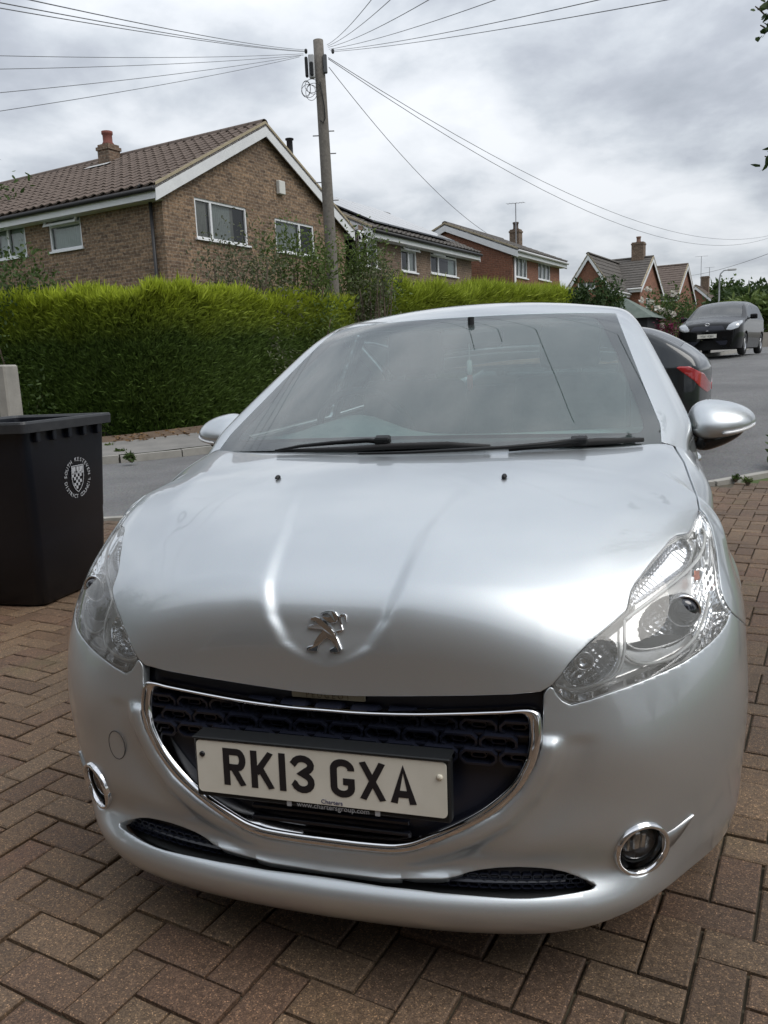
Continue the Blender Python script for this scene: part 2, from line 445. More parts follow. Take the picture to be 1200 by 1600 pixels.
BONNET=[(400,1062),(470,1080),(512,1087),(560,1089),(640,1089),(733,1088),(800,1086),(845,1082),(862,1072)]+HL[19:13:-1]+HL[13::-1]+[(1089,775),(1080,752),(1069,722),(1057,703),(1050,690),(1000,560),(400,560)]
FENDER=[HL[0]]+HL[:33:-1]+[(1160,972),(1230,1040),(1500,1040),(1500,300),(1000,300),(1050,690),(1057,703),(1069,722),(1080,752),(1089,775)]
BUMPER=[(864,1071)]+HL[21:35]+[(1160,972),(1230,1040),(1500,1040),(1500,1800),(250,1800),(250,1240),(300,1236),(354,1278),(390,1297),(510,1320),(600,1328),(625,1328),(648,1325),(690,1311),(732,1293),(780,1266),(816,1230),(837,1194),(845,1170),(847,1150),(849,1120),(850,1085),(856,1076)]
def s_world(V): return V
def region(poly,gap,V=None,Fs=None,extra=()):
    V=HV if V is None else V; Fs=HF if Fs is None else Fs
    V,Fs=clip(V,Fs,poly_sdf(project(V),poly)-gap)
    for fn in extra: V,Fs=clip(V,Fs,fn(V))
    return V,Fs
cowl=lambda V:(.800+.42*V[:,0]**2)-V[:,1]
door_line=lambda V:(1.085+.0*V[:,2])-V[:,1]
WHF=(.775,.30); 
arch=lambda V:np.hypot(V[:,1]-WHF[0],V[:,2]-WHF[1])-.345
def bumper_bottom(V):
    x=V[:,0]; return V[:,2]-np.interp(x,[0,.42,.50,.57,.65,.72,.8],[.150,.152,.168,.186,.203,.218,.225])
paint=mat('silver_paint',(.50,.535,.555),.39,.80,coat=1.0,coat_rough=.015)
def paint_build():
    t=paint.node_tree; b=t.nodes['Principled BSDF']
    c=N(t,'ShaderNodeTexCoord'); v=N(t,'ShaderNodeTexVoronoi',inp={'Scale':2600.0}); L(t,c.outputs['Object'],v.inputs['Vector'])
    f=noise(t,5,4); col=mixc(t,f,(.50,.535,.555),(.55,.58,.60)); sp=N(t,'ShaderNodeMix',data_type='RGBA',blend_type='OVERLAY',inp={0:.12}); L(t,col,sp.inputs[6]); L(t,v.outputs['Color'],sp.inputs[7])
    L(t,sp.outputs[2],b.inputs['Base Color'])
    rr=noise(t,14,5,.6); mp=N(t,'ShaderNodeMapRange',inp={1:.3,2:.7,3:.008,4:.035}); L(t,rr,mp.inputs[0]); L(t,mp.outputs[0],b.inputs['Coat Roughness'])
paint_build()
black=mat('black_plastic',(.008,.009,.010),.5,spec=.35)
blackgloss=mat('gloss_black',(.008,.009,.012),.15)
navy=mat('dark_blue_black_trim',(.012,.014,.024),.28)
chrome=mat('chrome',(.72,.72,.73),.07,1.0)
satin=mat('satin_metal',(.6,.6,.61),.25,1.0)
rubber=mat('rubber',(.015,.015,.016),.7)
car=thing('silver_hatchback','silver metallic hatchback with grille badge and number plate parked on the brick driveway','car')
def panel(name,V,Fs,m,parent=car,smooth=True): return obj(name,V,Fs,m,parent,smooth)
# bonnet
V,Fs=region(BONNET,2.0,extra=(cowl,)); V,Fs=hem(V,Fs); bonnet=panel('bonnet',*join_mirror(V,Fs),paint)
# fenders
V,Fs=region(FENDER,1.7,extra=(door_line,arch)); V,Fs=hem(V,Fs); 
panel('fender',V,Fs,paint); panel('fender',*mirror(V,Fs),paint)
# bumper with openings for intake and fog lamps
FOGc=hit(1003,1327); FOGn=hullN(FOGc)
FOGn=FOGn/np.linalg.norm(FOGn)
def fog_sdf(V): 
    q=V-FOGc; q=q-(q@FOGn)[:,None]*FOGn; return np.linalg.norm(q,axis=1)-.0565
V,Fs=region(BUMPER,1.2,extra=(bumper_bottom,arch,fog_sdf,lambda V:-poly_sdf(project(V),INT_)))
V,Fs=hem(V,Fs,steps=((.0012,-.0006),(.0018,-.002),(.0018,-.022)))
bumper=panel('front_bumper',*join_mirror(V,Fs),paint)
# dark inner shell so that shut lines and openings show depth
V,Fs=HV-HN*.055,HF
inner_keep=lambda V:np.minimum(np.minimum(V[:,2]-.20,arch(V)),.81+.42*V[:,0]**2-V[:,1])
V2=V.copy(); 
px=project(HV); s=-poly_sdf(px,HL)-2
V,Fs=clip(V,Fs,np.minimum(s,inner_keep(V))); V[:,0]=np.maximum(V[:,0],0)
V[np.abs(V[:,0])<2e-3,0]=0
panel('inner_shell',*join_mirror(V,Fs),black)
# ------------------------------------------------------------------ silver hatchback: grille, plate, fog lamps, badge
def ysurf(x,z,lo=-.1,hi=.9):
    a,b=lo,hi
    for _ in range(26):
        m=(a+b)/2
        if F(np.array([x,m,z]))<0: b=m
        else: a=m
    return (a+b)/2
CH=[((515,1106),(515,1113)),((570,1110),(570,1117)),((660,1112),(660,1119)),((780,1109),(780,1116)),((815,1106.5),(800,1115)),((832,1107),(812,1115)),((841,1111),(819,1118)),((846,1120),(824,1126)),((848,1149),(826,1150)),((845,1172),(824,1168)),((837,1196),(818,1190)),((816,1232),(797,1224)),((780,1268),(757,1258)),((732,1295),(714,1282)),((690,1313),(675,1299)),((655,1325),(646,1311)),((635,1329),(628,1315)),((610,1330),(608,1316)),((560,1326),(560,1312)),((510,1320),(511,1306))]
co=[hit(*p[0]) for p in CH]; ci=[hit(*p[1]) for p in CH]
for q in (co,ci):
    for k in (0,-1): q[k][0]=0
co=crv(co,5); ci=crv(ci,5)
prof=[(0,.0035),(.06,.0085),(.25,.0125),(.6,.0125),(.88,.008),(1,.001),(1.02,-.03)]
V=[];Fs=[]; m=len(prof); off0=-.018 if False else 0
for a,b in zip(co,ci):
    n=hullN((a+b)/2); n=np.array([n[0],n[1],n[2]])
    for t,h in prof:
        p=a+(b-a)*t+n*h; V.append(p)
    V[-m]=a-n*.02+0*(b-a)
V=np.array(V); 
for i in range(m): V[i,0]=0; V[-m+i,0]=0
for i in range(len(co)-1):
    for j in range(m-1): k=i*m+j; Fs.append((k,k+1,k+1+m,k+m))
grille_frame=panel('grille_frame',*join_mirror(V,Fs),chrome)
# recessed dark backing behind the whole opening
def backing(off):
    xs=np.linspace(0,.47,20); zs=np.linspace(.25,.66,18); V=[];Fs=[]
    for x in xs:
        for z in zs: V.append((x,ysurf(x,z)+off,z))
    for i in range(len(xs)-1):
        for j in range(len(zs)-1): k=i*len(zs)+j; Fs.append((k,k+len(zs),k+len(zs)+1,k+1))
    return np.array(V),Fs
gback=panel('grille_panel',*join_mirror(*backing(.032)),navy)
# grille cells
def hexring(w,h,t,d,inner=True):
    mb=MB(); c=.32
    def hx(w,h): return [(-w/2+ .28*w*.5,-h/2),(w/2-.28*w*.5,-h/2),(w/2,-h*.18),(w/2,h*.18),(w/2-.28*w*.5,h/2),(-w/2+.28*w*.5,h/2),(-w/2,h*.18),(-w/2,-h*.18)]
    def ring(o,i,y0,y1,dr=0):
        n=8; v=[(p[0],y1,p[1]) for p in o]+[(p[0],y0,p[1]) for p in o]+[(p[0],y0,p[1]) for p in i]+[(p[0],y1,p[1]) for p in i]
        f=[]
        for k in range(n):
            q=(k+1)%n
            for r in range(3): f.append((r*n+k,r*n+q,(r+1)*n+q,(r+1)*n+k))
        mb.add(v,f)
    ring(hx(w,h),hx(w-2*t,h-2*t),0,d)
    if inner: ring(hx(w*.42,h*.42),hx(w*.42-.006,h*.42-.006),d*.35,d)
    return mb
cell=hexring(.0735,.0345,.0048,.026); cellm=mesh('grille_cell',cell.v,cell.f,False,[navy])
px_in=[p[1] for p in CH]
inner_poly=[tuple(p) for p in px_in]+[(390,1284),(342,1251),(270,1188),(237,1152),(228,1122),(231,1080),(360,1093)]
for r in range(3):
    z=.5635-.0292*r; n=7
    for k in range(-n,n+1):
        x=(k+(.5 if r%2 else 0))*.0770
        q=project(np.array([abs(x),ysurf(abs(x),z),z]))
        if poly_sdf(q[None],inner_poly)[0]<2: continue
        sl=(ysurf(abs(x)+.02,z)-ysurf(abs(x)-.02,z))/.04*(1 if x>0 else -1) if abs(x)>.02 else 0
        link('grille_cell',cellm,car,(x,ysurf(abs(x),z)+.004,z),(R_(10),0,math.atan(sl)))
# lower grille bars
lb=mesh('grille_bar',*(lambda m:(m.v,m.f))(MB().bbox(-.17,.17,0,.012,-.004,.004,.0015)),False,[navy])
for k in range(3): link('grille_bar',lb,car,(0,ysurf(0,.385-.024*k)+.012,.385-.024*k))
# strip under the bonnet lip with the maker's name
strip=MB().bbox(-.085,.075,.096,.104,.588,.606,.002).build('name_strip',mat('aged_sticker',(.42,.40,.30),.5),car)
def text(s,size,m,parent,name,loc,rot,extrude=.0006,align='CENTER',xs=1.0,bold=0):
    c=bpy.data.curves.new('t','FONT'); c.body=s; c.size=size; c.align_x=align; c.extrude=extrude; c.offset=bold; c.resolution_u=3
    o=bpy.data.objects.new('t',c); COL.objects.link(o); dg=bpy.context.evaluated_depsgraph_get(); me=bpy.data.meshes.new_from_object(o.evaluated_get(dg)); 
    bpy.data.objects.remove(o); bpy.data.curves.remove(c); me.name=name; me.materials.clear(); me.materials.append(m)
    for v in me.vertices: v.co.x*=xs
    return link(name,me,parent,loc,rot)
text('P E U G E O T',.016,mat('name_letters',(.2,.18,.13),.4),strip,'lettering',(-.005,.0953,.5915),(R_(90),0,0))
# number plate
PLT=np.array([0,0.0,.523]);PLB=np.array([0,-.004,.415])
tilt=math.atan2(PLT[1]-PLB[1],PLT[2]-PLB[2])
pm=Matrix.Translation((0,-.0035,.469))@Matrix.Rotation(-tilt,4,'X')@Matrix.Rotation(R_(90),4,'X')   # plate plane: x right, y up, z to the viewer
holder=MB().bbox(-.267,.267,-.068,.0605,-.030,-.003,.004).bbox(-.267,.267,.0575,.0635,-.045,.003,.002).box(-.10,.10,-.02,.02,-.075,-.028).build('plate_holder',black,car); holder.matrix_local=pm
def rrect(w,h,r,n=5): 
    p=[]
    for cx,cy,a0 in ((w/2-r,h/2-r,0),(-w/2+r,h/2-r,90),(-w/2+r,-h/2+r,180),(w/2-r,-h/2+r,270)):
        for k in range(n+1): a=R_(a0+90*k/n); p.append((cx+r*math.cos(a),cy+r*math.sin(a)))
    return p
def plate_bld(t,b):
    a=noise(t,9,5); L(t,ramp(t,a,((.3,(.66,.64,.56)),(.7,(.76,.74,.66)))),b.inputs['Base Color'])
plate=MB().prism(rrect(.520,.111,.009),-.003,0).build('number_plate',mat('plate_white',(.8,.78,.7),.35,build=plate_bld),car); plate.matrix_local=pm
ink=mat('plate_ink',(.012,.012,.016),.35)
def ribbon(path,t,closed=False):
    """flat stroke of width t along a path with mitred joins"""
    P=[Vector((p[0],p[1],0)) for p in path]; P=[p for i,p in enumerate(P) if i==0 or (p-P[i-1]).length>4e-4]; n=len(P); Lf=[];Rt=[]
    for i in range(n):
        d0=(P[i]-P[i-1]).normalized() if (i>0 or closed) else None; d1=(P[(i+1)%n]-P[i]).normalized() if (i<n-1 or closed) else None
        d0=d0 or d1; d1=d1 or d0; n0=Vector((-d0.y,d0.x,0)); n1=Vector((-d1.y,d1.x,0)); b=(n0+n1).normalized(); k=t/2/max(b.dot(n0),.35)
        Lf.append(P[i]+b*k); Rt.append(P[i]-b*k)
    v=Lf+Rt; f=[(i,n+i,n+(i+1)%n,(i+1)%n) for i in range(n if closed else n-1)]
    return v,f
def arc(cx,cy,rx,ry,a0,a1,n=9): return [(cx+rx*math.cos(R_(a0+(a1-a0)*k/n)),cy+ry*math.sin(R_(a0+(a1-a0)*k/n))) for k in range(n+1)]
T=.0142; H=.079; W=.050; h=T/2
GL={
 'R':[[(h,0),(h,H-h)]+arc(W-h-.011,H-h-.0165,.011,.0165,90,-90)+[(h+.004,H-h-.033)],[(W*.45,H-h-.034),(W-h,0)]],
 'K':[[(h,0),(h,H)],[(W-h+.001,H),(h+.004,.032)],[(W*.40,.043),(W-h+.001,0)]],
 '1':[[(h,0),(h,H)]],
 '3':[[(h-.003,H-.021)]+arc(W/2,H-h-.0135,W/2-h,.0135,165,-65,10)+[(W*.5,H/2+.001)]+arc(W/2,h+.0155,W/2-h,.0155,65,-165,10)+[(h-.003,.021)]],
 'G':[arc(W/2,H-h-.014,W/2-h,.014,-8,90,6)+arc(W/2,H-h-.014,W/2-h,.014,90,180,6)+arc(W/2,h+.014,W/2-h,.014,180,360,12)+[(W-h,.033),(W*.52,.033)]],
 'X':[[(h-.002,0),(W-h+.002,H)],[(h-.002,H),(W-h+.002,0)]],
 'A':[[(h-.001,0),(W/2,H+.004),(W-h+.001,0)],[(h+.006,.020),(W-h-.006,.020)]],
}
x=-.201
for ch in 'RK13 GXA':
    if ch==' ': x+=.022; continue
    mb=MB()
    for q,pth in enumerate(GL[ch]):
        v,f=ribbon(pth,T); v=[(p.x,min(max(p.y,0),H),.0008+.0002*q) for p in v]; mb.add(v,f)
    g=mb.build('plate_character',ink,plate); g.location=(x,-.0395+.004,0); x+=(.014 if ch=='1' else W)+.011
for sx in (-.247,.247):
    MB().lathe([(.0001,.004),(.004,.0036),(.006,.002),(.006,0)],14,Matrix.Translation((sx,.026,0))).build('plate_screw',mat('cream_cap',(.7,.66,.55),.4) if sx>0 else blackgloss,plate,True)
text('Charters',.0125,mat('plate_blue',(.02,.025,.12),.4),plate,'dealer_name',(.03,-.0525,.0008),(0,0,0),.0002)
wt=mat('plate_print_white',(.35,.36,.38),.5)
text('www.chartersgroup.com',.0150,wt,holder,'web_address',(.03,-.0665,-.0025),(0,0,0),.0003)
for sx in (-.062,.122): MB().prism(rrect(.010,.012,.001),-.003,-.0022,Matrix.Translation((sx,-.062,0))).build('print_mark',wt,holder)
# lower intake: mesh of small cells behind the opening
V,Fs=backing(.03); 
def intake_back():
    xs=np.linspace(0,.60,30); V=[];Fs=[]
    for x in xs:
        for z in (.175,.21,.25,.29): V.append((x,ysurf(x,.268)+.035,z))
    for i in range(len(xs)-1):
        for j in range(3): k=i*4+j; Fs.append((k,k+4,k+5,k+1))
    return np.array(V),Fs
ib=panel('intake_panel',*join_mirror(*intake_back()),navy)
ic=hexring(.020,.0115,.0016,.012,False); icm=mesh('intake_cell',ic.v,ic.f,False,[navy])
vv=MB()
for sgn in (-1,1):
    for r in range(6):
        for k in range(26):
            x=.06+.0205*k+(.01 if r%2 else 0); z=.212+.0098*r
            q=project(np.array([x,ysurf(x,z),z]))
            if x>.56 or poly_sdf(q[None],INT_)[0]<-9: continue
            Mx=Matrix.Translation((sgn*x,ysurf(x,.268)+.012,z))@Matrix.Rotation(sgn*math.atan((ysurf(x+.02,z)-ysurf(x-.02,z))/.04),4,'Z')
            vv.add([Mx@Vector(p) for p in ic.v],ic.f)
tag(vv.build('intake_mesh',navy,car),kind='stuff')
# fog lamps
def fog_lamp(sx):
    n=FOGn.copy(); zx=Vector(n); xa=Vector((0,0,1)).cross(zx).normalized(); ya=zx.cross(xa)
    Mx=Matrix(((xa.x,ya.x,zx.x,FOGc[0]),(xa.y,ya.y,zx.y,FOGc[1]),(xa.z,ya.z,zx.z,FOGc[2]),(0,0,0,1)))
    Mx=Mx@Matrix.Scale(1.22,4)
    fl=MB().lathe([(.049,-.02),(.0485,.001),(.0470,.0055),(.0435,.0065),(.0405,.004),(.0395,-.004),(.039,-.022)],40,Mx)
    tv=MB(); up_=[(.034,.020),(.050,.0195),(.064,.022),(.080,.0265),(.096,.031),(.1045,.0335)]; lo_=[(.036,-.018),(.047,-.016),(.060,-.009),(.074,.002),(.090,.018),(.104,.0325)]
    def curve(p,h_):
        q=Mx@Vector((p[0],p[1],0)); s=np.array(q)
        for _ in range(6): s=s-hullN(s)*F(s)
        return Vector(s)+Vector(hullN(s))*h_
    for k,(a_,b_) in enumerate(zip(up_,lo_)):
        for t_ in (0,.12,.5,.88,1): tv.v.append(tuple(curve((a_[0]+(b_[0]-a_[0])*t_,a_[1]+(b_[1]-a_[1])*t_),(-.003 if t_ in (0,1) else .0045))))
    tv.f=[(5*i+j,5*i+j+1,5*i+j+6,5*i+j+5) for i in range(5) for j in range(4)]
    bowl=MB().lathe([(.039,-.018),(.033,-.035),(.02,-.045),(.0001,-.047)],30,Mx)
    Mx2=Mx@Matrix.Translation((0,.004,0))
    lens=MB().lathe([(.0325,-.012),(.030,-.007),(.022,-.0035),(.012,-.002),(.0001,-.0015)],30,Mx2)
    ring=MB().lathe([(.034,-.012),(.0345,-.008),(.0325,-.006),(.0318,-.012)],30,Mx2)
    bulb=MB().bbox(-.006,.006,-.016,.016,-.032,-.014,.002,Mx2).bbox(.008,.018,-.018,.010,-.032,-.016,.002,Mx2).bbox(-.018,-.010,-.018,.012,-.032,-.016,.002,Mx2)
    P=[]
    root=None
    for nm,b_,m_,sm in (('fog_lamp',fl,chrome,True),('mounting_tab',tv,mat('brushed_trim',(.42,.43,.44),.32,.9),True),('reflector_bowl',bowl,mat('lamp_grey',(.35,.36,.37),.2,.9),True),('lens',lens,MATS.get('lamp_glass') or glass_mat('lamp_glass',(.93,.95,.95),1.45),True),('lens_ring',ring,black,True),('bulb_shield',bulb,satin,False)):
        if sx<0: b_.v=[(-p[0],p[1],p[2]) for p in b_.v]; b_.f=[tuple(q[::-1]) for q in b_.f]
        o=b_.build(nm,m_,car if root is None else root,sm); root=root or o
fog_lamp(1); fog_lamp(-1)
# towing-eye cover on the offside only
def ring_on_hull(px,py,r,h,w=.0016,sx=1):
    c=hit(px,py); return c
c=hit(840+0,1189) if False else None
cw=np.array([-.515,0,.445]); cw[1]=ysurf(.515,.445); n=hullN(np.array([.515,cw[1],.445])); n=np.array([-n[0],n[1],n[2]])
pts=[]
u=np.cross(n,[0,0,1]); u/=np.linalg.norm(u); v_=np.cross(n,u)
for k in range(28):
    a=2*math.pi*k/28; p=cw+u*.026*math.cos(a)+v_*.033*math.sin(a); q=np.array([abs(p[0]),p[1],p[2]])
    for _ in range(5): q=q-hullN(q)*F(q)
    pts.append(Vector((-q[0],q[1],q[2]))+Vector(n)*-.0003)
MB().tube(pts,.0011,6,closed=True).build('tow_eye_cover',mat('shut_line',(.05,.05,.055),.6),car,True)
# washer jets
jet=MB().lathe([(.0001,.007),(.005,.0065),(.008,.003),(.0085,0)],12); jet.v=[(p[0]*.8,p[1]*1.5,p[2]) for p in jet.v]
jm=mesh('washer_jet',jet.v,jet.f,True,[black])
for sx in (-1,1):
    p=hit(788,747); p[0]*=sx; link('washer_jet',jm,car,p+np.array([0,0,.003]),(R_(8),0,0))
# badge
def px8(x,y): return (440+x/8.571,940+y/8.571)
def on_hull(px,py,off):
    p=hit(px,py); n=hullN(p); d=ray(px,py)
    for _ in range(3): p=p+d/np.dot(d,-n)*(scallop(p[2])-0.)*0
    return p+n*off-n*scallop(p[2])
def badge_piece(poly,h0,h1,par):
    mb=MB(); n=len(poly); v=[on_hull(*px8(*q),-.012) for q in poly]+[on_hull(*px8(*q),h0) for q in poly]
    c=np.mean(v[n:],axis=0); top=[]
    for p in v[n:]: top.append(p+(c-p)*.0)
    pc=np.array(poly,float); 
    # bevel: inner copy slightly towards the outline's inside
    ins=[]
    for i in range(n):
        a,b,d=pc[i-1],pc[i],pc[(i+1)%n]; t=(b-a)/np.linalg.norm(b-a)+(d-b)/np.linalg.norm(d-b); t/=max(np.linalg.norm(t),1e-6); nn=np.array([-t[1],t[0]])
        ins.append(b+nn*9)
    A=sum(pc[i][0]*pc[(i+1)%n][1]-pc[(i+1)%n][0]*pc[i][1] for i in range(n))
    if A<0: ins=[2*pc[i]-ins[i] for i in range(n)]
    v+=[on_hull(*px8(*q),h1) for q in ins]
    f=[]
    for r in range(2):
        for i in range(n): j=(i+1)%n; f.append((r*n+i,r*n+j,(r+1)*n+j,(r+1)*n+i))
    f.append(tuple(range(2*n,3*n))); 
    return mb.add(v,f)
body=[(360,230),(385,205),(440,192),(500,215),(565,260),(630,330),(690,410),(745,505),(790,600),(808,640),(800,665),(770,682),(640,680),(640,640),(690,612),(705,592),(640,520),(600,495),(560,520),(500,590),(488,640),(485,668),(332,658),(336,612),(360,598),(412,588),(425,530),(470,460),(520,400),(530,380),(480,378),(335,366),(324,345),(345,315),(400,302),(470,300),(440,270),(375,250)]
head=[(503,152),(540,125),(600,108),(660,108),(715,128),(748,185),(745,245),(715,285),(660,292),(630,280),(600,270),(560,240),(525,205),(560,190),(610,195),(632,205),(636,180),(610,158),(560,160),(525,178)]
tail=[(700,398),(790,372),(745,232),(742,200),(765,160),(800,142),(840,158),(858,190),(857,278),(840,260),(812,215),(815,180),(790,178),(772,205),(775,245),(810,380),(800,402),(735,440)]
bd=badge_piece(body,.004,.007,None); 
badge=bd.build('lion_badge',chrome,bonnet)
badge_piece(head,.006,.009,None).build('head',chrome,badge); badge_piece(tail,.003,.005,None).build('tail',chrome,badge)
# ------------------------------------------------------------------ silver hatchback: headlights
def hitv(PX):
    """vectorised hit() -> points, ok mask"""
    d=np.stack([(PX[:,0]-600)/CAM['f'],-(PX[:,1]-800)/CAM['f'],np.ones(len(PX))],1)@AX
    t=np.linspace(1.2,2.6,180); best=np.full(len(PX),np.nan); lo=np.full(len(PX),1.2); found=np.zeros(len(PX),bool)
    for a,b in zip(t[:-1],t[1:]):
        f=F(CAM['pos']+b*d); new=(f<0)&~found; lo[new]=a; found|=new
    hi=lo+(t[1]-t[0])
    for _ in range(18):
        m=(lo+hi)/2; f=F(CAM['pos']+m[:,None]*d); ins=f<0; hi=np.where(ins,m,hi); lo=np.where(ins,lo,m)
    return CAM['pos']+hi[:,None]*d,found
def hullNv(P):
    e=1e-3; g=np.stack([F(P+np.eye(3)[i]*e)-F(P-np.eye(3)[i]*e) for i in range(3)],1); return g/np.linalg.norm(g,axis=1)[:,None]
def px3(x,y): return (840+x/3.529,780+y/3.529)
def headlight():
    parts={}
    # lens: the hull itself
    V,Fs=largest(*region(HL,1.0)); V,Fs=hem(V,Fs,steps=((.0008,-.0004),(.0010,-.0012),(.0010,-.02))); parts['headlight']=(V,Fs,'lens')
    st=2.0; gx=np.arange(852,1158,st); gy=np.arange(786,1112,st); GX,GY=np.meshgrid(gx,gy,indexing='ij'); PXg=np.stack([GX.ravel(),GY.ravel()],1)
    P,ok=hitv(PXg); Nn=hullNv(P); sd=poly_sdf(PXg,HL)
    turn=[px3(*q) for q in [(522,590),(512,540),(535,480),(640,345),(715,255),(800,205),(862,225),(885,275),(850,360),(700,470),(590,550)]]
    amber=[px3(*q) for q in [(888,410),(895,375),(915,375),(930,400),(925,430),(900,432)]]
    main_c=np.array(px3(745,670)); main_r=np.array([42.,40.]); in_c=np.array(px3(300,905)); in_r=np.array([50.,34.])
    rm=np.sqrt((((PXg-main_c)/main_r)**2).sum(1)); 
    ca,sa=math.cos(R_(-38)),math.sin(R_(-38)); q=PXg-in_c; q=np.stack([q[:,0]*ca+q[:,1]*sa,-q[:,0]*sa+q[:,1]*ca],1); ri=np.sqrt(((q/in_r)**2).sum(1))
    q=PXg-main_c; q2=np.stack([q[:,0]*ca+q[:,1]*sa,-q[:,0]*sa+q[:,1]*ca],1); rm=np.sqrt(((q2/np.array([52.,38.]))**2).sum(1))
    st_=poly_sdf(PXg,turn); am=poly_sdf(PXg,amber)
    dep=.004+.022*sstep(0,16,sd)
    dep=dep+.050*np.clip(1-rm**2,0,1)+.040*np.clip(1-ri**2,0,1)
    along=(PXg[:,0]-1000)*.62-(PXg[:,1]-900)*.78
    dep=dep+sstep(0,4,st_)*(.012+.0022*np.sin(along*.9))
    flute=(PXg[:,0]>1095)&(PXg[:,1]>885)&(rm>1.02)
    dep=dep+np.where(flute,.003*np.sin((PXg[:,0]+.25*PXg[:,1])*1.0),0)
    facet=(.004*np.sin(PXg[:,0]*.35+1.7*np.sin(PXg[:,1]*.13))*np.sin(PXg[:,1]*.41)); dep=dep+np.where((rm<.95)|(ri<.95),facet,0)
    dirv=-Nn*.55+np.array([0,.45,0]); dirv/=np.linalg.norm(dirv,axis=1)[:,None]
    W=P+dirv*dep[:,None]
    nx,ny=len(gx),len(gy); groups={'dark':[], 'bowl':[], 'refl':[], 'amber':[], 'turn':[]}
    for i in range(nx-1):
        for j in range(ny-1):
            a=i*ny+j; f=(a,a+1,a+ny+1,a+ny)
            if not all(ok[k] for k in f) or max(sd[k] for k in f)<0: continue
            r=min(rm[k] for k in f); r2=min(ri[k] for k in f)
            if am[a]>0: g='amber'
            elif st_[a]>0: g='turn'
            elif r<1.0: g='bowl'
            elif r2<1.0: g='bowl'
            elif PXg[a][0]>1088 and PXg[a][1]<1000: g='refl'
            else: g='dark'
            groups[g].append(f)
    for g,nm in (('dark','housing'),('bowl','reflector_bowl'),('refl','side_reflector'),('amber','side_marker'),('turn','indicator')):
        v,f=compact(W,groups[g]); v2,f2=clip(v,f,poly_sdf(project(v),[(p[0],p[1]) for p in HL]) if False else np.ones(len(v))); parts[nm]=(v2,f2,g)
    def path(pts,off,n=6):
        c=crv([px3(*p) for p in pts],n); A=np.array(c); P_,o=hitv(A); N_=hullNv(P_); d=-N_*.7+np.array([0,.3,0]); d/=np.linalg.norm(d,axis=1)[:,None]
        return [tuple(p) for p in (P_+d*off)[o]]
    parts['light_guide']=(MB().tube(path([(918,150),(938,190),(915,290),(830,395),(700,500),(570,598),(492,660)],.010),[.0022]+[.0034]*33+[.0026]*3,8),None,'guide') if False else (MB().tube(path([(918,150),(938,190),(915,290),(830,395),(700,500),(570,598),(492,660)],.010),.0034,8),'guide')
    parts['divider']=(MB().tube(path([(490,662),(488,740),(490,820),(470,920),(420,990),(300,1038),(180,1056),(96,1030)],.011),.0030,8),'guide')
    parts['visor_trim']=(MB().tube(path([(498,862),(545,896),(630,908),(760,872),(880,770),(945,640),(968,520)],.013),.0030,8),'guide')
    parts['shield_edge']=(MB().tube(path([(505,790),(560,822),(650,822),(760,790),(890,725)],.018),.0022,8),'chrome')
    # dark visor below the lamp
    a=path([(505,795),(600,768),(720,742),(880,728)],.026); b=path([(520,818),(620,824),(740,798),(885,735)],.016); n=min(len(a),len(b)); mb=MB(); mb.add(a[:n]+b[:n],[(i,i+1,n+i+1,n+i) for i in range(n-1)]); parts['visor']=(mb,'visor')
    # bright strip along the lower edge
    a=path([(1056,640),(1010,740),(930,815),(800,905),(600,992),(400,1062),(200,1122),(110,1062)],.003); b=path([(1000,660),(960,735),(880,800),(760,880),(590,962),(400,1035),(215,1085),(140,1045)],.012); n=min(len(a),len(b)); mb=MB(); mb.add(a[:n]+b[:n],[(i,i+1,n+i+1,n+i) for i in range(n-1)]); parts['lower_strip']=(mb,'chrome')
    parts['outer_strip']=(MB().tube(path([(905,75),(950,150),(968,250),(985,380),(1000,500),(1030,590),(1058,622)],.006),.0035,8),'chrome')
    # projector
    def proj_lens(c,r,off):
        p,o=hitv(np.array([px3(*c)])); p=p[0]+np.array([0,off,0]); n=Vector((.18,-.97,.05)); q=n.to_track_quat('Z','Y').to_matrix().to_4x4(); Mx=Matrix.Translation(p)@q; return Mx
    Mx=proj_lens((812,640),.03,.028)
    parts['projector_ring']=(MB().lathe([(.034,-.02),(.0345,0),(.032,.006),(.0285,.003),(.028,-.006)],28,Mx),'chrome')
    parts['projector_lens']=(MB().lathe([(.028,-.004),(.026,.006),(.020,.012),(.010,.0155),(.0001,.0165)],24,Mx),'lensdark')
    Mx=proj_lens((250,930),.03,.036)
    parts['inner_lamp_ring']=(MB().lathe([(.020,-.012),(.0205,0),(.018,.004),(.015,.001),(.014,-.008),(.0001,-.009)],24,Mx),'bowl')
    # seal line under the lower edge
    return parts
lampM={'lens':glass_mat('headlamp_lens',(.95,.96,.96),1.5,.11,hazecol=(.85,.85,.80)),'dark':mat('lamp_housing',(.62,.62,.62),.25,.65),'bowl':mat('lamp_bowl',(.40,.41,.43),.12,1.0),'refl':mat('lamp_reflector',(.75,.76,.78),.08,1.0),'amber':mat('lamp_amber',(.45,.10,.03),.2,.3),'turn':mat('lamp_turn',(.62,.63,.66),.12,.95),'guide':mat('light_guide_white',(.78,.79,.80),.25),'chrome':chrome,'visor':mat('lamp_visor',(.03,.033,.036),.25),'lensdark':mat('projector_glass',(.02,.022,.03),.03,coat=1.0)}  # lens has whitish haze mixed in so the lamp looks brighter
HLP=headlight()
for sx in (1,-1):
    root=None
    for nm,pt_ in HLP.items():
        if isinstance(pt_[0],MB): V,Fs,k=np.array([tuple(p) for p in pt_[0].v]),pt_[0].f,pt_[1]
        else: V,Fs,k=pt_
        if sx<0: V,Fs=mirror(V,Fs)
        o=panel(nm,V,Fs,lampM[k],car if root is None else root); root=root or o
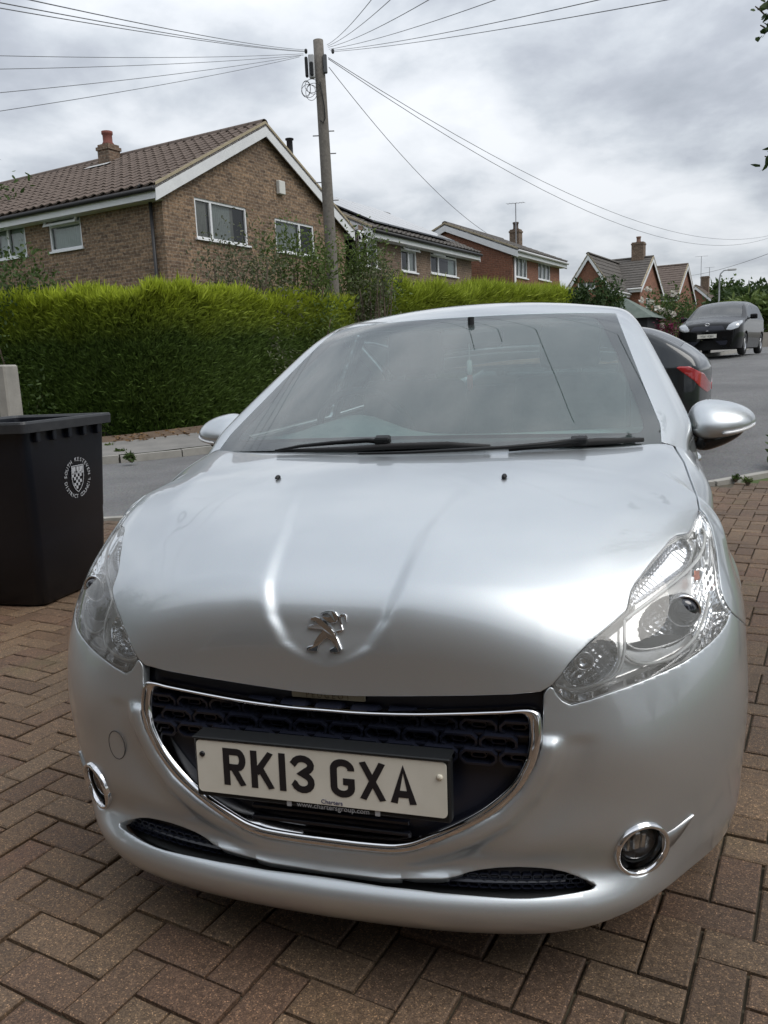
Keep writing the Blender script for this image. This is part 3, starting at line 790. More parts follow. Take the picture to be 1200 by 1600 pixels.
# ------------------------------------------------------------------ silver hatchback: cabin, sides and tail
wsp=nspline([.6,.70,.80,1.0,1.236,1.5,1.70,1.8,1.9,2.1],[.935,.985,1.035,1.128,1.232,1.345,1.428,1.466,1.50,1.56])
sideT=nspline([.15,.25,.40,.55,.75,.90,.97,1.07,1.22,1.43,1.6],[.80,.825,.842,.845,.828,.808,.795,.766,.704,.612,.54])
def F2(P):
    x,y,z=np.abs(P[...,0]),P[...,1],P[...,2]
    s=y-.42*x**2; ws=(z-(wsp(np.clip(s,.6,2.1))-.05*x**2))*.9
    roof=z-(1.503-.10*np.clip(y-2.05,0,9)**1.9*.75-.05*np.clip(2.05-y,0,9)**2-.15*x**2)
    plan=.85*np.clip(y-3.35,0,9)**2.2
    side=(x-(sideT(np.clip(z,.15,1.6))-plan-.035*(1-sstep(1.06,1.36,y))*(1-sstep(.98,1.07,z))))*.93
    rear=(y-(3.93-.62*np.clip(z-.98,0,9)**1.15-.25*x**2-.25*np.clip(.55-z,0,9)))*.85
    f=smax(ws,roof,.12); f=smax(f,side,.055); f=smax(f,rear,.13); return f
def sample_body():
    ys=np.concatenate([np.linspace(.76,2.0,170),np.linspace(2.02,3.4,70),3.4+.53*np.sin(np.linspace(.03,1,60)*math.pi/2)])
    ph=np.linspace(R_(-40),R_(90),150); Y,PH=np.meshgrid(ys,ph,indexing='ij'); lo=np.full(Y.shape,.0); hi=np.full(Y.shape,1.3); z0=.72
    pt=lambda r:np.stack([r*np.cos(PH),Y,z0+r*np.sin(PH)],-1)
    for _ in range(22):
        m=(lo+hi)/2; ins=F2(pt(m))<0; lo=np.where(ins,m,lo); hi=np.where(ins,hi,m)
    P=pt((lo+hi)/2); n=len(ph); P[:,-1,0]=0; V=P.reshape(-1,3); Fs=[]
    for i in range(len(ys)-1):
        for j in range(n-1): a=i*n+j; Fs.append((a,a+1,a+n+1,a+n))
    return V,Fs
BV,BFc=sample_body(); bn=vnormals(BV,BFc)
if bn[:,0].mean()<0: BFc=[f[::-1] for f in BFc]
yz=lambda V:V[:,1:3]
WS=[(300,487),(650,487),(750,486),(850,483),(935,477.5),(952,479),(961,486),(985,548),(1008,606),(1032,663),(1034,690),(1036,730),(1036,800),(300,800)]
WSI=[(300,500),(640,498),(745,497),(850,494),(915,490),(932,494),(943,506),(974,570),(1000,640),(1007,662),(1004,672),(990,677),(900,682),(760,690),(300,690)]
DW=[(1.31,1.05),(1.55,1.20),(1.84,1.335),(2.04,1.395),(2.34,1.42),(2.34,1.03),(1.8,1.02),(1.32,1.015)]
RW=[(2.42,1.035),(2.42,1.432),(2.85,1.405),(3.10,1.33),(3.22,1.12),(3.1,1.06)]
wscut=lambda V:np.minimum(poly_sdf(project(V),WS),(1.70+.60*V[:,0]**2-V[:,1])*600)
rear_glass=lambda V:np.minimum(np.minimum(V[:,1]-3.45-.62*np.clip(1.40-V[:,2],0,1)*.0-.0,.56-np.abs(V[:,0])),np.minimum(V[:,2]-1.03,1.36-V[:,2]))
belt=lambda V:V[:,2]-(1.0+.02*(V[:,1]-1.2)-.30*(1-sstep(1.07,1.13,V[:,1])))
# windscreen (glass + black border behind its edge)
wsV,wsF=clip(BV,BFc,wscut(BV)-.15); wsV,wsF=clip(wsV,wsF,wsV[:,1]-(.79+.42*wsV[:,0]**2)); 
wglass=glass_mat('windscreen_glass',(.80,.92,.90),1.8,.05,hazecol=(.52,.62,.62))  # a little pale haze in the colour lifts the screen's brightness
screen=panel('windscreen',*join_mirror(wsV,wsF),wglass)
fV,fF=clip(wsV,wsF,-poly_sdf(project(wsV),WSI)); fn=vnormals(fV,fF); fV=fV-fn*.004; fV[np.abs(fV[:,0])<1e-3,0]=0
panel('border',*join_mirror(fV,fF),mat('frit',(.02,.021,.024),.4),screen)
iV=wsV-vnormals(wsV,wsF)*.009; iV[np.abs(iV[:,0])<1.5e-3,0]=0
panel('haze_layer',*join_mirror(iV,wsF),glass_mat('haze_glass',(.88,.98,.96),1.25,.15,hazecol=(.54,.66,.66)),screen)  # added sheet: its pale colour stands for inner film and dashboard reflections
sV,sF=clip(BV,BFc,-wscut(BV)-.05)
cab,cF=clip(sV,sF,belt(sV))
low,lF=clip(sV,sF,-belt(sV)-.002)
low,lF=clip(low,lF,low[:,1]-1.088)
# cabin frame = roof and pillars
cab,cF=clip(cab,cF,np.where((cab[:,1]<1.10)&(cab[:,2]<1.045),-1.,1.)+0*cab[:,0]) if False else (cab,cF)
cab,cF=clip(cab,cF,np.minimum(cab[:,1]-1.0,cab[:,0]-.60+(cab[:,1]>1.3)*9))
g=cab; 
c1,f1=clip(cab,cF,-poly_sdf(yz(cab),DW)); c1,f1=clip(c1,f1,-poly_sdf(yz(c1),RW)); c1,f1=clip(c1,f1,-rear_glass(c1))
c0,f0=c1,f1
c1,f1=hem(c1,f1,steps=((.0012,-.0006),(.0016,-.002),(.0016,-.014)),skip=lambda p:abs(p[0])<1e-4 or p[2]<1.012)
panel('roof_and_pillars',*join_mirror(c1,f1),paint)
tv_,tf_=c0.copy(),f0; tn=vnormals(tv_,tf_); tv_=tv_-tn*.022; tv_[np.abs(tv_[:,0])<3e-2*0+1e-3,0]=0
panel('interior_trim',*join_mirror(tv_,tf_),mat('trim_grey',(.20,.21,.21),.85))
dark_glass=glass_mat('side_glass',(.62,.70,.68),1.5)
for poly in (DW,RW):
    v,f=clip(cab,cF,poly_sdf(yz(cab),poly)-.004); v=v-vnormals(v,f)*.004
    panel('side_window',v,f,dark_glass); panel('side_window',*mirror(v,f),dark_glass)
v,f=clip(cab,cF,rear_glass(cab)-.003); panel('rear_window',*join_mirror(v,f),dark_glass)
# doors and rear quarters
WHR=(3.313,.30); archR=lambda V:np.hypot(V[:,1]-WHR[0],V[:,2]-WHR[1])-.345
low,lF=clip(low,lF,low[:,2]-.20); low,lF=clip(low,lF,np.minimum(arch(low),archR(low)))
def yband(a,b):
    v,f=clip(low,lF,np.minimum(low[:,1]-a,b-low[:,1])); return hem(v,f)
for nm,a,b in (('front_door',1.09,2.380),('rear_door',2.386,3.05)):
    v,f=yband(a,b)
    for q in ((v,f),mirror(v,f)):
        d=panel(nm,*q,paint); sx=1 if q[0][:,0].mean()>0 else -1
        MB().tube(crv([(sx*.842,b-.30,.83),(sx*.872,b-.26,.832),(sx*.875,b-.14,.834),(sx*.845,b-.10,.835)],4),.011,8).build('handle',paint,d,True)
v,f=yband(3.056,9.); panel('rear_body',*join_mirror(v,f),paint)
# tail lamps
v,f=clip(BV,BFc,poly_sdf(yz(BV),[(3.60,.98),(3.70,1.02),(3.95,.95),(3.95,.78),(3.78,.80)])); 
if len(f):
    v=v+vnormals(v,f)*.003; v,f=clip(v,f,np.abs(v[:,0])-.40)
    panel('tail_lamp',v,f,mat('tail_red',(.35,.01,.012),.12,coat=1.)); panel('tail_lamp',*mirror(v,f),MATS['tail_red'])
# cowl and dark triangle at the foot of the pillar
cw=MB(); xs=np.linspace(-.70,.70,29); P=[]
for x in xs: yc=.80+.42*x*x; P+= [(x,yc-.035,float(Bf(np.array(min(yc-.035,1.19)),np.array(abs(x))))-.022),(x,yc+.02,float(wsp(.82))-.05*x*x-.02),(x,yc+.06,float(wsp(.86))-.05*x*x-.006)]
cw.add(P,[(3*i+j,3*i+3+j,3*i+4+j,3*i+1+j) for i in range(28) for j in range(2)]); cw.build('cowl_panel',mat('cowl_black',(.008,.008,.009),.9,spec=.1),car,True)
for sx in (1,-1):
    V=[(sx*.676,1.00,1.012),(sx*.700,1.02,1.016),(sx*.735,1.10,1.02),(sx*.733,1.165,1.07),(sx*.70,1.12,1.062),(sx*.675,1.04,1.035)]
    V2=[(p[0]-sx*.012,p[1]+.02,p[2]-.03) for p in V]
    mb=MB(); mb.add(V+V2,[(0,1,2,3,4,5)]+[(i,(i+1)%6,6+(i+1)%6,6+i) for i in range(6)]); mb.build('pillar_trim',mat('trim_matt',(.01,.01,.011),.8,spec=.2),car)
    # fender tip running up to the pillar
# wheels
def wheel(y,x,sx):
    M=Matrix.Translation((sx*x,y,.30))@Matrix.Rotation(R_(90)*sx,4,'Y')
    ty=MB().lathe([(.20,-.09),(.235,-.098),(.275,-.098),(.295,-.085),(.300,-.05),(.301,0),(.300,.05),(.295,.085),(.275,.098),(.235,.098),(.20,.09)],48,M).build('wheel',rubber,car,True)
    rim=MB().lathe([(.205,-.09),(.205,.088),(.198,.09),(.19,.06),(.19,-.05)],40,M)
    for k in range(7):
        a=2*math.pi*k/7; Mk=M@Matrix.Rotation(a,4,'Z'); rim.bbox(.03,.195,-.022,.022,.055,.078,.006,Mk)
    rim.lathe([(.06,.05),(.06,.085),(.05,.09),(.0001,.09)],24,M); rim.build('rim',satin,ty)
    MB().lathe([(.14,.0),(.14,.02),(.0001,.02)],24,M).build('brake_disc',mat('disc',(.2,.19,.18),.4,.9),ty)
for y in (WHF[0],WHR[0]):
    for sx in (1,-1): wheel(y,.708,sx)
MB().bbox(-.68,.68,.35,3.75,.17,.22,.02).bbox(-.52,.52,.20,3.8,.19,.60,.05).build('underbody',black,car)
for yc in (WHF[0],WHR[0]):
    for sx in (1,-1):
        mb=MB(); n=20; P=[]
        for k in range(n+1): a=math.pi*k/n; P+=[(sx*.55,yc+.36*math.cos(a),.30+.36*math.sin(a)),(sx*.79,yc+.36*math.cos(a),.30+.36*math.sin(a))]
        mb.add(P,[(2*i,2*i+1,2*i+3,2*i+2) for i in range(n)]); mb.build('arch_liner',black,car,True)
# door mirrors, blown up from their outline
def egg(c,a,h0,taper,df,db,sx,n=30,m=28,pw=2.5,zl=0.,yl=.28,flat=1.):
    """smooth pod: cross-sections along x, tapering outwards"""
    V=[];Fs=[]
    for i in range(n+1):
        u=-math.cos(math.pi*i/n); e=max(1-abs(u)**pw,0.)**.5; H=h0*(1-taper*u)*e
        for k in range(m):
            t=2*math.pi*k/m; yy=-math.cos(t); zz=math.sin(t)
            y_=(df if yy<0 else db)*abs(yy)**.9*(1 if yy>0 else -1)*e; z_=H*(zz if zz>0 else zz*flat)
            V.append((sx*(c[0]+a*u),c[1]+y_+yl*a*u+z_*.55,c[2]+z_+zl*u))
    for i in range(n):
        for k in range(m): Fs.append((i*m+k,i*m+(k+1)%m,(i+1)*m+(k+1)%m,(i+1)*m+k))
    V=np.array(V); 
    if sx<0: Fs=[f[::-1] for f in Fs]
    return V,Fs
mc=at(1127,656,1,1.42)
for sx in (1,-1):
    root=panel('door_mirror',*egg(mc,.104,.062,.27,.088,.03,sx,flat=.86),paint)
    panel('mirror_base',*egg(mc+np.array([-.012,.012,-.040]),.085,.045,.42,.070,.02,sx,zl=.008),blackgloss,root)
    pts=[]
    for u in np.linspace(-.05,.96,14):
        e=max(1-abs(u)**2.5,0.)**.5; z_=-.052*(1-.27*u)*e*.62; pts.append((sx*(mc[0]+.104*u),mc[1]-.088*e*.80+.28*.104*u+z_*.55-.004,mc[2]+z_-.003))
    MB().tube(pts,[.002]+[.0055]*12+[.002],8).build('indicator_strip',mat('clear_white',(.7,.71,.72),.15,coat=1.),root,True)
    MB().tube([(sx*.74,1.33,1.00),(sx*.80,1.40,.985),(sx*.86,1.42,.985)],[.03,.026,.03],10).build('mirror_stalk',blackgloss,root,True)
# wipers
def wiper(p):
    """points in the photograph along the blade, laid just above the glass"""
    pass
def on_screen(px,py,up=.012):
    d=ray(px,py); t=np.linspace(1.6,3.4,400); P=CAM['pos']+t[:,None]*d; f=F2(P); k=np.argmax(f<up); return P[k]
w1=MB().tube([on_screen(*p,.020) for p in [(430,704),(470,697),(520,692),(575,688),(606,691)]],[.003,.005,.006,.007,.008],8)
W1=w1.build('wiper',black,car,True)
MB().tube([on_screen(*p,.012) for p in [(432,705),(540,702),(620,697),(700,695),(766,698)]],[.004,.008,.009,.009,.006],8).build('blade',rubber,W1,True)
pv=on_screen(598,688,.022); MB().bbox(-.022,.022,-.012,.012,-.012,.012,.004,Matrix.Translation(pv)@Matrix.Rotation(R_(20),4,'X')).build('pivot',black,W1)
w2=MB().tube([on_screen(*p,.024) for p in [(560,709),(640,707),(720,703),(790,699),(850,694),(905,688)]],[.003,.004,.005,.005,.006,.007],8)
W2=w2.build('wiper',black,car,True)
MB().tube([on_screen(*p,.012) for p in [(795,702),(860,695),(930,690),(1005,687)]],[.006,.009,.010,.006],8).build('blade',rubber,W2,True)
pv=on_screen(905,688,.022); MB().bbox(-.022,.022,-.012,.012,-.010,.010,.004,Matrix.Translation(pv)@Matrix.Rotation(R_(20),4,'X')).build('pivot',black,W2)
# interior
dashm=varied('dashboard_grey',(.34,.37,.37),(.42,.45,.45),30,.75)
xs=np.linspace(-.64,.64,25); P=[]
for x in xs: y0=.86+.40*x*x; P+=[(x,y0,.99-.02*x*x),(x,y0+.28,1.03-.02*x*x+(.055*math.exp(-((x+.33)/.17)**2))),(x,y0+.50,1.015+(.075*math.exp(-((x+.33)/.17)**2))),(x,y0+.56,.93),(x,y0+.50,.60)]
mb=MB(); mb.add(P,[(5*i+j,5*i+5+j,5*i+6+j,5*i+1+j) for i in range(24) for j in range(4)]); mb.build('dashboard',dashm,car,True)
Ms=Matrix.Translation((-.34,1.50,1.02))@Matrix.Rotation(R_(-68),4,'X')
MB().tube([Ms@Vector((.175*math.cos(a),.165*math.sin(a),0)) for a in np.linspace(0,2*math.pi,33)[:-1]],.014,8,closed=True).bbox(-.165,.165,-.02,.02,-.02,.0,.008,Ms).bbox(-.05,.05,-.05,.05,-.02,.01,.015,Ms).build('steering_wheel',black,car,True)
seatm=varied('seat_fabric',(.06,.066,.068),(.085,.092,.095),60,.9)
def cushion(x0,x1,y0,y1,z0,z1,r,M=None):
    bm=bmesh.new(); bmesh.ops.create_cube(bm,size=1)
    for v in bm.verts: v.co=Vector(((x0+x1)/2+v.co.x*(x1-x0),(y0+y1)/2+v.co.y*(y1-y0),(z0+z1)/2+v.co.z*(z1-z0)))
    bmesh.ops.bevel(bm,geom=bm.edges[:],offset=r,segments=4,affect='EDGES',profile=.6)
    bm.verts.index_update(); mb=MB(); mb.add([tuple(M@v.co) if M else tuple(v.co) for v in bm.verts],[[v.index for v in f.verts] for f in bm.faces]); bm.free(); return mb
for x in (-.35,.35):
    s=cushion(x-.25,x+.25,1.75,2.25,.50,.66,.06).build('front_seat',seatm,car,True)
    Mt=Matrix.Translation((0,2.20,.60))@Matrix.Rotation(R_(-14),4,'X')
    cushion(x-.24,x+.24,-.07,.07,0,.60,.06,Mt).build('backrest',seatm,s,True); cushion(x-.13,x+.13,-.05,.05,.63,.83,.045,Mt).build('head_restraint',seatm,s,True)
    for q in (-.05,.05): MB().tube([Mt@Vector((x+q,0,.58)),Mt@Vector((x+q,0,.68))],.006,6).build('restraint_post',satin,s,True)
rs=cushion(-.62,.62,2.75,3.15,.50,.66,.06).build('rear_seat',seatm,car,True); Mt=Matrix.Translation((0,3.10,.60))@Matrix.Rotation(R_(-20),4,'X')
cushion(-.62,.62,-.06,.06,0,.55,.05,Mt).build('backrest',seatm,rs,True)
MB().box(-.66,.66,.95,3.7,.40,.44).build('cabin_floor',black,car)
MB().add([(-.47,2.02,1.40),(.47,2.02,1.40),(.47,2.6,1.42),(-.47,2.6,1.42),(.45,3.3,1.34),(-.45,3.3,1.34)],[(0,3,2,1),(3,5,4,2)]).build('headlining',mat('headlining',(.5,.5,.49),.9),car)
pm_=on_screen(713,535,-.06); pm_=np.array([.045,1.62,1.34])
MB().bbox(-.115,.115,-.02,.02,-.033,.033,.014,Matrix.Translation(pm_)).tube([pm_+np.array([0,-.01,.03]),pm_+np.array([0,-.005,.075])],.012,8).build('rear_view_mirror',black,car)
# thing hanging from the mirror
hang=thing('air_freshener','small red and white ornament on a cord hanging from the mirror inside the windscreen','ornament',(pm_[0]-.005,pm_[1]-.03,pm_[2]-.02))
MB().tube([(0,0,0),(0,0,-.06)],.0018,6).build('cord',mat('cord_white',(.6,.6,.6),.7),hang)
MB().lathe([(.0001,-.055),(.009,-.06),(.010,-.10),(.006,-.11),(.0001,-.11)],14).build('bottle',mat('orn_white',(.75,.74,.72),.4),hang,True)
MB().lathe([(.0001,-.108),(.010,-.112),(.0105,-.155),(.006,-.165),(.0001,-.166)],14).build('tassel',mat('orn_red',(.42,.12,.10),.5),hang,True)
# ------------------------------------------------------------------ street frame: S along the road away from the camera, L to the left of it
AS=R_(14); DD=np.array([math.sin(AS),math.cos(AS),0]); LL=np.array([-math.cos(AS),math.sin(AS),0])
def sl(s,l,z=0.): return CAM['pos']*np.array([1,1,0])+DD*s+LL*l+np.array([0,0,z])
def to_sl(P): v=np.asarray(P)-CAM['pos']; return v@DD,v@LL
def gz(s):
    s=np.asarray(s,float); a=np.clip(s-7,0,None); t=np.where(a<4,a*a/8,a-2); h=.062*t; return np.where(h<1.06,h,1.06+(h-1.06)*.22)
def at_plane(px,py,P0,n):
    d=ray(px,py); t=((P0-CAM['pos'])@n)/(d@n); return CAM['pos']+t*d
ROTZ=-AS     # local +y -> DD
# ---- road and pavements
NK=[(-2.,14.),(1.5,10.5),(4.98,5.85),(6.5,3.7),(8.1,1.35),(8.95,.72),(10.,.1),(11.5,-1.2),(14.,-2.8),(19.,-4.2),(28.,-4.6),(45.,-4.2),(70.,-1.),(95.,6.)]
FK=[(1.5,18.),(5.,13.8),(8.34,9.74),(9.3,8.95),(11.,7.9),(14.,6.9),(19.,5.7),(25.,4.6),(33.,4.2),(45.,5.0),(60.,7.5),(80.,13.)]
NKc=np.array(crv(NK,10)); FKc=np.array(crv(FK,10))
def resamp(c,n):
    d=np.concatenate([[0],np.cumsum(np.linalg.norm(np.diff(c,axis=0),axis=1))]); t=np.linspace(0,d[-1],n); return np.stack([np.interp(t,d,c[:,i]) for i in range(2)],1)
def asph(t,b):
    a=noise(t,1.3,5); f=noise(t,140,3,.7); g=noise(t,.35,3)
    c=ramp(t,a,((.3,(.105,.105,.107)),(.7,(.145,.143,.142)))); v=N(t,'ShaderNodeTexVoronoi',inp={'Scale':85.0}); cc=N(t,'ShaderNodeTexCoord'); L(t,cc.outputs['Object'],v.inputs['Vector'])
    c2=mixc(t,.55,c,v.outputs['Color'],'OVERLAY'); hs=N(t,'ShaderNodeHueSaturation',inp={'Saturation':.25}); L(t,c2,hs.inputs['Color']); 
    c3=mixc(t,ramp(t,g,((.45,(0,0,0)),(.6,(1,1,1)))),hs.outputs[0],(.085,.085,.088)); m=N(t,'ShaderNodeMix',data_type='RGBA',inp={0:.35}); L(t,hs.outputs[0],m.inputs[6]); L(t,c3,m.inputs[7])
    L(t,m.outputs[2],b.inputs['Base Color']); bump(t,b,f,.8,.012)
asphalt=mat('asphalt',(.1,.1,.1),.9,build=asph)
# ground sheet to the horizon
gs=[-40,-10,0,4]+list(np.arange(6,40,1.5))+[45,55,70,100,160,300,900]; gl=[-600,-200,-80,-30,-12]+list(np.arange(-8,20,2))+[26,40,90,250,600]
V=[];Fs=[]
for s_ in gs:
    for l_ in gl: V.append(sl(s_,l_,float(gz(s_))-.035))
n=len(gl)
for i in range(len(gs)-1):
    for j in range(n-1): k=i*n+j; Fs.append((k,k+1,k+n+1,k+n))
grassm=varied('rough_grass',(.045,.075,.02),(.09,.12,.035),3,.95,.6,.03,40)
tag(obj('ground',V,Fs,grassm),kind='structure')
def ribbon_strip(A,B,zA,zB,name,m,extra=0):
    V=[];Fs=[]
    for a,b in zip(A,B): V+= [sl(a[0],a[1],float(gz(a[0]))+zA),sl(b[0],b[1],float(gz(b[0]))+zB)]
    for i in range(len(A)-1): Fs.append((2*i,2*i+1,2*i+3,2*i+2))
    return obj(name,V,Fs,m)
n=150; A=resamp(NKc,n); B=resamp(FKc,n)
V=[];Fs=[];K=9
for a,b in zip(A,B):
    for k in range(K):
        t=k/(K-1); p=a+(b-a)*t; V.append(sl(p[0],p[1],float(gz(p[0]))+.03*math.sin(math.pi*t)-.01))
for i in range(n-1):
    for k in range(K-1): q=i*K+k; Fs.append((q,q+1,q+K+1,q+K))
road=tag(obj('road',V,Fs,asphalt,smooth=True),kind='structure')
# far kerb stones, pavement behind it
concrete=varied('concrete',(.26,.25,.225),(.36,.345,.31),5,.9,.4,.006,80)
def offs(c,d):
    t=np.gradient(c,axis=0); t/=np.linalg.norm(t,axis=1)[:,None]; return c+np.stack([-t[:,1],t[:,0]],1)*d
kerb=tag(bpy.data.objects.new('kerb',None),kind='structure'); COL.objects.link(kerb)
def kerbline(c,sgn,h,length,w=.125):
    d=np.concatenate([[0],np.cumsum(np.linalg.norm(np.diff(c,axis=0),axis=1))])
    k=0
    for i in range(int(d[-1]/length)):
        a=np.array([np.interp(i*length+.006,d,c[:,q]) for q in range(2)]); b=np.array([np.interp((i+1)*length-.006,d,c[:,q]) for q in range(2)])
        if a[0]>45 or a[0]<2: continue
        t=(b-a)/np.linalg.norm(b-a); nn=np.array([-t[1],t[0]])*sgn; dz=rnd.uniform(-.008,.008)
        P=[]
        for q,off in ((a,0),(b,0),(b,w),(a,w)): pp=q+nn*off; P.append((pp,float(gz(q[0]))))
        V=[sl(*p,z-.06) for p,z in P]+[sl(*(p+nn*(.012 if j<2 else 0)),z+h+dz) for j,(p,z) in enumerate(P)]
        mid=[sl(*p,z+h+dz-.02) for p,z in P[:2]]
        V+=mid
        obj('kerb_stone',V,[(4,5,6,7),(0,1,9,8),(8,9,5,4),(2,3,7,6),(1,2,6,5,9),(3,0,8,4,7)],concrete,kerb)
        k+=1
kerbline(FKc,1 if False else -1,.10,.915)
test=offs(FKc,-1.)  # which side is away from the road
sgn=-1 if np.linalg.norm(test[40]-resamp(NKc,len(FKc))[40])>np.linalg.norm(FKc[40]-resamp(NKc,len(FKc))[40]) else 1
C1_=offs(FKc,sgn*.12); C2_=offs(FKc,sgn*1.75)
pavm=varied('footway',(.16,.155,.145),(.22,.21,.195),2.5,.95,.5,.006,110)
tag(ribbon_strip(C1_,C2_,.095,.14,'pavement',pavm),kind='structure')
C3_=offs(FKc,sgn*2.6)
soil=varied('soil',(.09,.062,.04),(.15,.10,.065),9,.95,.8,.02,60)
tag(ribbon_strip(C2_,C3_,.136,.16,'soil_strip',soil),kind='structure')
# concrete edging between road and driveway
edge=resamp(NKc[:70],160)
def edging():
    d=np.concatenate([[0],np.cumsum(np.linalg.norm(np.diff(edge,axis=0),axis=1))]); k=0
    for i in range(int(d[-1]/.915)):
        a=np.array([np.interp(i*.915+.005,d,edge[:,q]) for q in range(2)]); b=np.array([np.interp((i+1)*.915-.005,d,edge[:,q]) for q in range(2)])
        t=(b-a)/np.linalg.norm(b-a); nn=np.array([-t[1],t[0]]); V=[]
        for z in (-.05,.018):
            for q,o in ((a,-.05),(b,-.05),(b,.05),(a,.05)): V.append(sl(*(q+nn*o),float(gz(q[0]))+z))
        obj('edging_stone',V,[(4,5,6,7),(0,1,5,4),(1,2,6,5),(2,3,7,6),(3,0,4,7)],concrete,drive)
# ---- driveway of block pavers, herringbone
def pav(t,b):
    oi=N(t,'ShaderNodeObjectInfo'); ge=N(t,'ShaderNodeNewGeometry'); a=N(t,'ShaderNodeMath',operation='ADD'); L(t,oi.outputs['Random'],a.inputs[0]); L(t,ge.outputs['Random Per Island'],a.inputs[1]); fr=N(t,'ShaderNodeMath',operation='FRACT'); L(t,a.outputs[0],fr.inputs[0])
    base=ramp(t,fr.outputs[0],((.0,(.132,.083,.055)),(.25,(.178,.118,.074)),(.5,(.205,.142,.092)),(.75,(.158,.094,.064)),(1.0,(.228,.160,.104))))
    p=ge.outputs['Position']
    big=noise(t,.9,4,vec=p); c=mixc(t,ramp(t,big,((.38,(.0,.0,.0)),(.62,(1,1,1)))),mixc(t,.55,base,(.085,.07,.055)),base)
    v=N(t,'ShaderNodeTexVoronoi',inp={'Scale':400.0,'Randomness':1.0}); L(t,p,v.inputs['Vector']); sp=ramp(t,v.outputs['Color'],((.0,(.35,.35,.35)),(.80,(.62,.60,.56)),(.93,(1.,.95,.85)),(1.,(1.6,1.5,1.3))))
    sv=N(t,'ShaderNodeSeparateColor'); L(t,v.outputs['Color'],sv.inputs[0])
    sp=ramp(t,sv.outputs[0],((.0,(.55,.52,.5)),(.55,(.95,.95,.95)),(.86,(1.2,1.18,1.1)),(.96,(2.0,1.9,1.65)),(1.,(3.2,3.0,2.6))))
    c=mixc(t,1.0,c,sp,'MULTIPLY'); n2=noise(t,55,5,.7,vec=p); c=mixc(t,1.0,c,ramp(t,n2,((.3,(.62,.6,.58)),(.7,(1.25,1.22,1.2)))),'MULTIPLY')
    moss=noise(t,2.2,4,.6,vec=p); c=mixc(t,ramp(t,moss,((.60,(0,0,0)),(.74,(.45,.45,.45)))),c,(.12,.115,.045))
    L(t,c,b.inputs['Base Color']); h=N(t,'ShaderNodeMath',operation='ADD'); L(t,n2,h.inputs[0]); L(t,sv.outputs[0],h.inputs[1]); bump(t,b,h.outputs[0],.75,.004)
    rr=ramp(t,n2,((.3,(.55,.55,.55)),(.7,(.85,.85,.85)))); L(t,rr,b.inputs['Roughness'])
paver_m=mat('block_paver',(.2,.15,.12),.7,spec=.4,build=pav)
sandm=varied('joint_sand',(.055,.045,.032),(.10,.085,.055),30,.95,.5,.004,200)
drive=tag(obj('driveway',*(lambda P:(P,[tuple(range(len(P)))]))([sl(a[0],a[1],float(gz(a[0]))*0-.014) for a in resamp(NKc[:66],50)]+[sl(-3.,-6.,-.014),sl(-8.,-6,-.014),sl(-8.,16.,-.014)]),sandm),kind='structure')
PA=R_(77.3); ux=np.array([math.cos(PA),math.sin(PA),0]); uy=np.array([-math.sin(PA),math.cos(PA),0]); org=np.array(at(1011.25,1471.25,2,0.))
def paver_mesh(lx,ly,j=.0065,ch=.0045,h=.03):
    x0,x1,y0,y1=j/2,lx-j/2,j/2,ly-j/2; v=[(x0,y0,-h),(x1,y0,-h),(x1,y1,-h),(x0,y1,-h),(x0,y0,-ch*.7),(x1,y0,-ch*.7),(x1,y1,-ch*.7),(x0,y1,-ch*.7),(x0+ch,y0+ch,0),(x1-ch,y0+ch,0),(x1-ch,y1-ch,0),(x0+ch,y1-ch,0)]
    f=[(8,9,10,11)]
    for r in (0,4):
        for k in range(4): f.append((r+k,r+(k+1)%4,r+4+(k+1)%4,r+4+k))
    return v,f
pmH,pmV=paver_mesh(.2025,.10125),paver_mesh(.10125,.2025)
meH=mesh('paver',*pmH,False,[paver_m]); meV=mesh('paver',*pmV,False,[paver_m])
cells=[]; Q=.10125
edge_poly=[tuple(p) for p in resamp(NKc[:66],60)]+[(-3.,-4.5),(-6.,-4.5),(-6.,14.)]
ii=[]
for m_ in range(-75,85):
    for n_ in range(-80,90):
        k=(m_-n_)%4
        if k==0: ii.append((m_,n_,0))
        elif k==3: ii.append((m_,n_,1))
ii=np.array(ii); ctr=org+(ii[:,0]*Q+np.where(ii[:,2]==0,Q,Q/2))[:,None]*ux+(ii[:,1]*Q+np.where(ii[:,2]==0,Q/2,Q))[:,None]*uy
S_=(ctr-CAM['pos'])@DD; L_=(ctr-CAM['pos'])@LL; ins=poly_sdf(np.stack([S_,L_],1),edge_poly)>.14
ins&=(np.hypot(ctr[:,0]-.56,ctr[:,1]+1.38)<9.5)
q=(ctr-CAM['pos'])@AX.T; pp=project(ctr); inview=(q[:,2]>.15)&(pp[:,0]>-40)&(pp[:,0]<1240)&(pp[:,1]>-40)&(pp[:,1]<1660)
car_sil=[(105,940),(108,1022),(107,1060),(112,1116),(120,1177),(131,1205),(141,1242),(157,1284),(166,1317),(183,1347),(206,1370),(300,1383),(420,1410),(540,1434),(660,1455),(780,1467),(868,1466),(920,1447),(967,1426),(1037,1391),(1088,1359),(1120,1324),(1135,1289),(1146,1237),(1156,1177),(1160,1107),(1162,1041),(1158,960),(1145,890),(1125,840),(1112,757),(1000,500),(545,490),(350,660)]
hidden=poly_sdf(pp,car_sil)>6
binx=(pp[:,0]<165)&(pp[:,1]<925)
dist=np.where(ins&inview&~hidden&~binx,q[:,2],1e9); order=np.argsort(dist); near=set(order[:300].tolist())
stv=MB(); rp=random.Random(3)
Mrot=np.stack([ux,uy,np.array([0,0,1])],1)
